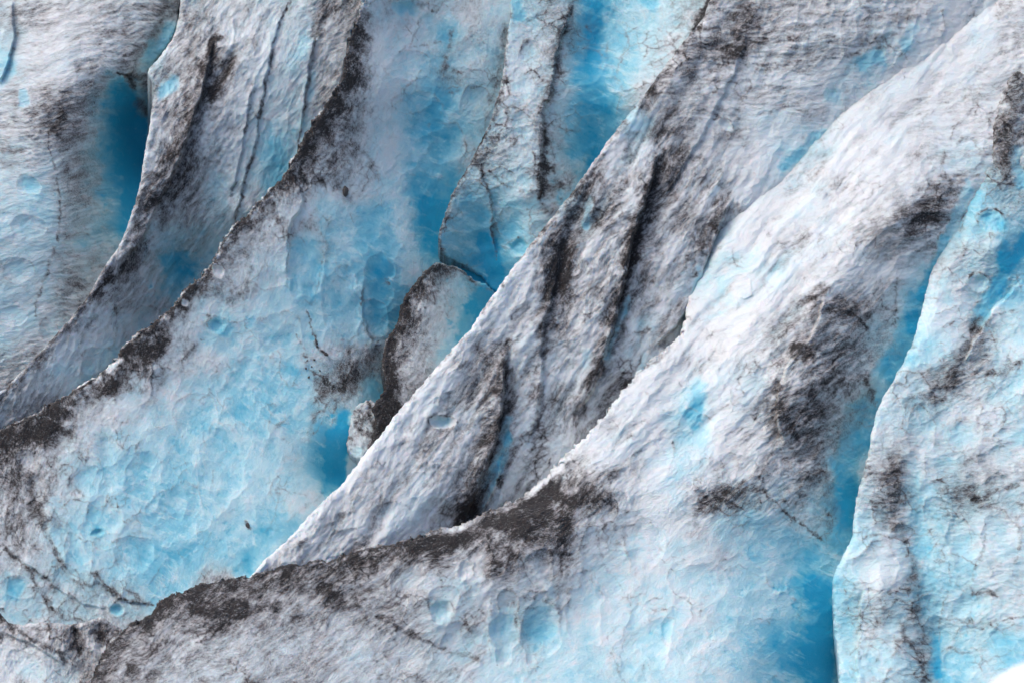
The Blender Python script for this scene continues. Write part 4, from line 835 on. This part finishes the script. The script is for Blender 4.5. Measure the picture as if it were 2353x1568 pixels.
        o = bpy.data.objects.new(nm, me); C.objects.link(o)
        if parent: o.parent = parent
        return o
    o = mesh(name, cls == 0)
    o['label'] = bd['label']; o['category'] = bd['cat']
    if 'group' in bd: o['group'] = bd['group']
    if (cls == 1).sum() > 60:
        c = mesh('grit_crust', cls == 1, o); c['label'] = bd.get('crust_label', 'black grit crust along the crest')
    for q in np.unique(cls[cls >= 50]):
        c = mesh(PARTS[q - 50][1], cls == q, o); c['label'] = PARTS[q - 50][4]
    for q in np.unique(cls[(cls > 10) & (cls < 50)]):
        c = mesh('melt_pocket', cls == q, o); c['label'] = 'small round melt pocket of clean ice'
    print(name, len(V), 'verts', round(time.time() - T0, 1), 's')
    return o
for i, bd in enumerate(BODIES): build(i, bd)

def stone(nm, bname, x, y, r, sx, sy, ang, label, lift=.3):
    """an angular stone resting on the ice of that body"""
    bd = [b for b in BODIES if b['name'] == bname][0]; gx, gy, dep, x0, y0 = bd['grid']
    j = int((y - y0) / STEP); i = int((x - x0) / STEP)
    p = to_world(np.array([float(x)]), np.array([float(y)]), np.array([float(dep[j, i]) - r * lift]))[0]
    import bmesh
    bm = bmesh.new(); bmesh.ops.create_icosphere(bm, subdivisions=3, radius=1)
    rs = np.random.RandomState(int(x)); cuts = [(Vector(rs.randn(3)).normalized(), .55 + .3 * rs.rand()) for _ in range(9)]
    for v in bm.verts:
        for n, c in cuts:
            dd = v.co.dot(n)
            if dd > c: v.co -= n * (dd - c)
        v.co *= r * U; v.co.x *= sx; v.co.z *= sy
        v.co += Vector(rs.randn(3)) * r * U * .03
    me = bpy.data.meshes.new(nm); bm.to_mesh(me); bm.free(); me.materials.append(ROCK)
    o = bpy.data.objects.new(nm, me); C.objects.link(o); o.location = p; o.rotation_euler = (0, R(ang), 0)
    o['label'] = label; o['category'] = 'stone'
    return o
ROCK = bpy.data.materials.new("dark_rock"); ROCK.use_nodes = True
_n = ROCK.node_tree; _t = _n.nodes.new("ShaderNodeTexNoise"); _t.inputs["Scale"].default_value = 30; _r = _n.nodes.new("ShaderNodeValToRGB")
_r.color_ramp.elements[0].color = (.02, .018, .018, 1); _r.color_ramp.elements[1].color = (.14, .125, .12, 1)
_n.links.new(_t.outputs[0], _r.inputs[0]); _n.links.new(_r.outputs[0], _n.nodes["Principled BSDF"].inputs["Base Color"]); _n.nodes["Principled BSDF"].inputs["Roughness"].default_value = .8
stone('stone', 'ice_fin', 793, 440, 11, .8, 1.5, 10, 'dark upright stone frozen into the pale ice below the high dark crest')
stone('stone', 'ice_fin', 569, 1206, 6, .8, 1.3, -20, 'small black stone on the pale blue ice left of the white diagonal edge')
stone('stone', 'ice_fin', 727, 786, 5, .6, 2.0, -20, 'sliver of black stone in the crack on the pale blue face')
stone('stone', 'ice_fin', 748, 812, 5, 1.6, .7, 35, 'flat black stone at the lower end of the crack on the pale blue face')

for k, (x, y, r_) in enumerate([(703, 846, 3), (709, 866, 3.2), (722, 826, 3), (735, 851, 2.6), (742, 866, 2.4), (716, 842, 2.4), (706, 828, 2.6)]):
    o = stone('stone', 'ice_fin', x, y, r_, .9, 1.2, k * 40, 'tiny black grit stone below the crack on the pale blue face'); o['group'] = 'tiny grit stones below the crack'
# ------------------------------------------------------------------ blurred snow hump close to the lens, and the glacier behind everything
def heap(nm, centre, r, m, label=None, cat=None, kind=None):
    import bmesh
    bm = bmesh.new(); bmesh.ops.create_icosphere(bm, subdivisions=6, radius=1)
    co = np.array([v.co[:] for v in bm.verts]); n = 1 + .10 * fbm(co[:, 0] + 5, co[:, 1] + co[:, 2], .9, 4, 77)
    for v, k in zip(bm.verts, n): v.co *= k; v.co.x *= r[0]; v.co.y *= r[1]; v.co.z *= r[2]
    for f in bm.faces: f.smooth = True
    me = bpy.data.meshes.new(nm); bm.to_mesh(me); bm.free(); me.materials.append(m)
    o = bpy.data.objects.new(nm, me); C.objects.link(o); o.location = centre
    if label: o['label'] = label; o['category'] = cat
    if kind: o['kind'] = kind
    return o
SNOW = bpy.data.materials.new("snow"); SNOW.use_nodes = True
_n = SNOW.node_tree; _b = _n.nodes["Principled BSDF"]; _b.inputs["Base Color"].default_value = (.74, .77, .82, 1); _b.inputs["Roughness"].default_value = .7
_t = _n.nodes.new("ShaderNodeTexNoise"); _t.inputs["Scale"].default_value = 8; _u = _n.nodes.new("ShaderNodeBump"); _u.inputs["Distance"].default_value = .02
_n.links.new(_t.outputs[0], _u.inputs["Height"]); _n.links.new(_u.outputs[0], _b.inputs["Normal"])
near = 30.0                                      # metres from the lens
def at(x, y, dist):
    return Vector(to_world(np.array([float(x)]), np.array([float(y)]), np.array([dist / U - D0]))[0])
heap('snow_mound', at(2574, 1963, near), (1.9, 1.6, 1.9), SNOW, 'out-of-focus bright white snow lump in the bottom right corner', 'snow mound')
# the glacier's body, a broad rising sheet under all the ridges
gx, gy = np.meshgrid(np.arange(-2400, 4800, 40.), np.arange(-1600, 3000, 40.))
dep = .85 * (1568 - gy) + 620 + 60 * fbm(gx, gy, 500, 3, 5)
V = to_world(gx, gy, dep).reshape(-1, 3); ny, nx = gx.shape
I = np.arange(ny * nx).reshape(ny, nx)
F = np.stack([I[:-1, :-1], I[1:, :-1], I[1:, 1:], I[:-1, 1:]], -1).reshape(-1, 4)
me = bpy.data.meshes.new('glacier'); me.from_pydata(V.tolist(), [], F.tolist()); me.update()
for p in me.polygons: p.use_smooth = True
n_ = ny * nx
for k, v in (('blue', .35), ('dirt', .15), ('grain', 1)):
    a = me.attributes.new(k, 'FLOAT', 'POINT'); a.data.foreach_set('value', np.full(n_, v, np.float32))
a = me.attributes.new('flow', 'FLOAT_VECTOR', 'POINT'); a.data.foreach_set('vector', np.stack([gx.ravel(), gy.ravel(), dep.ravel()], -1).astype(np.float32).ravel())
me.materials.append(ICE)
o = bpy.data.objects.new('glacier', me); C.objects.link(o); o['kind'] = 'structure'
print('built in', round(time.time() - T0, 1), 's')
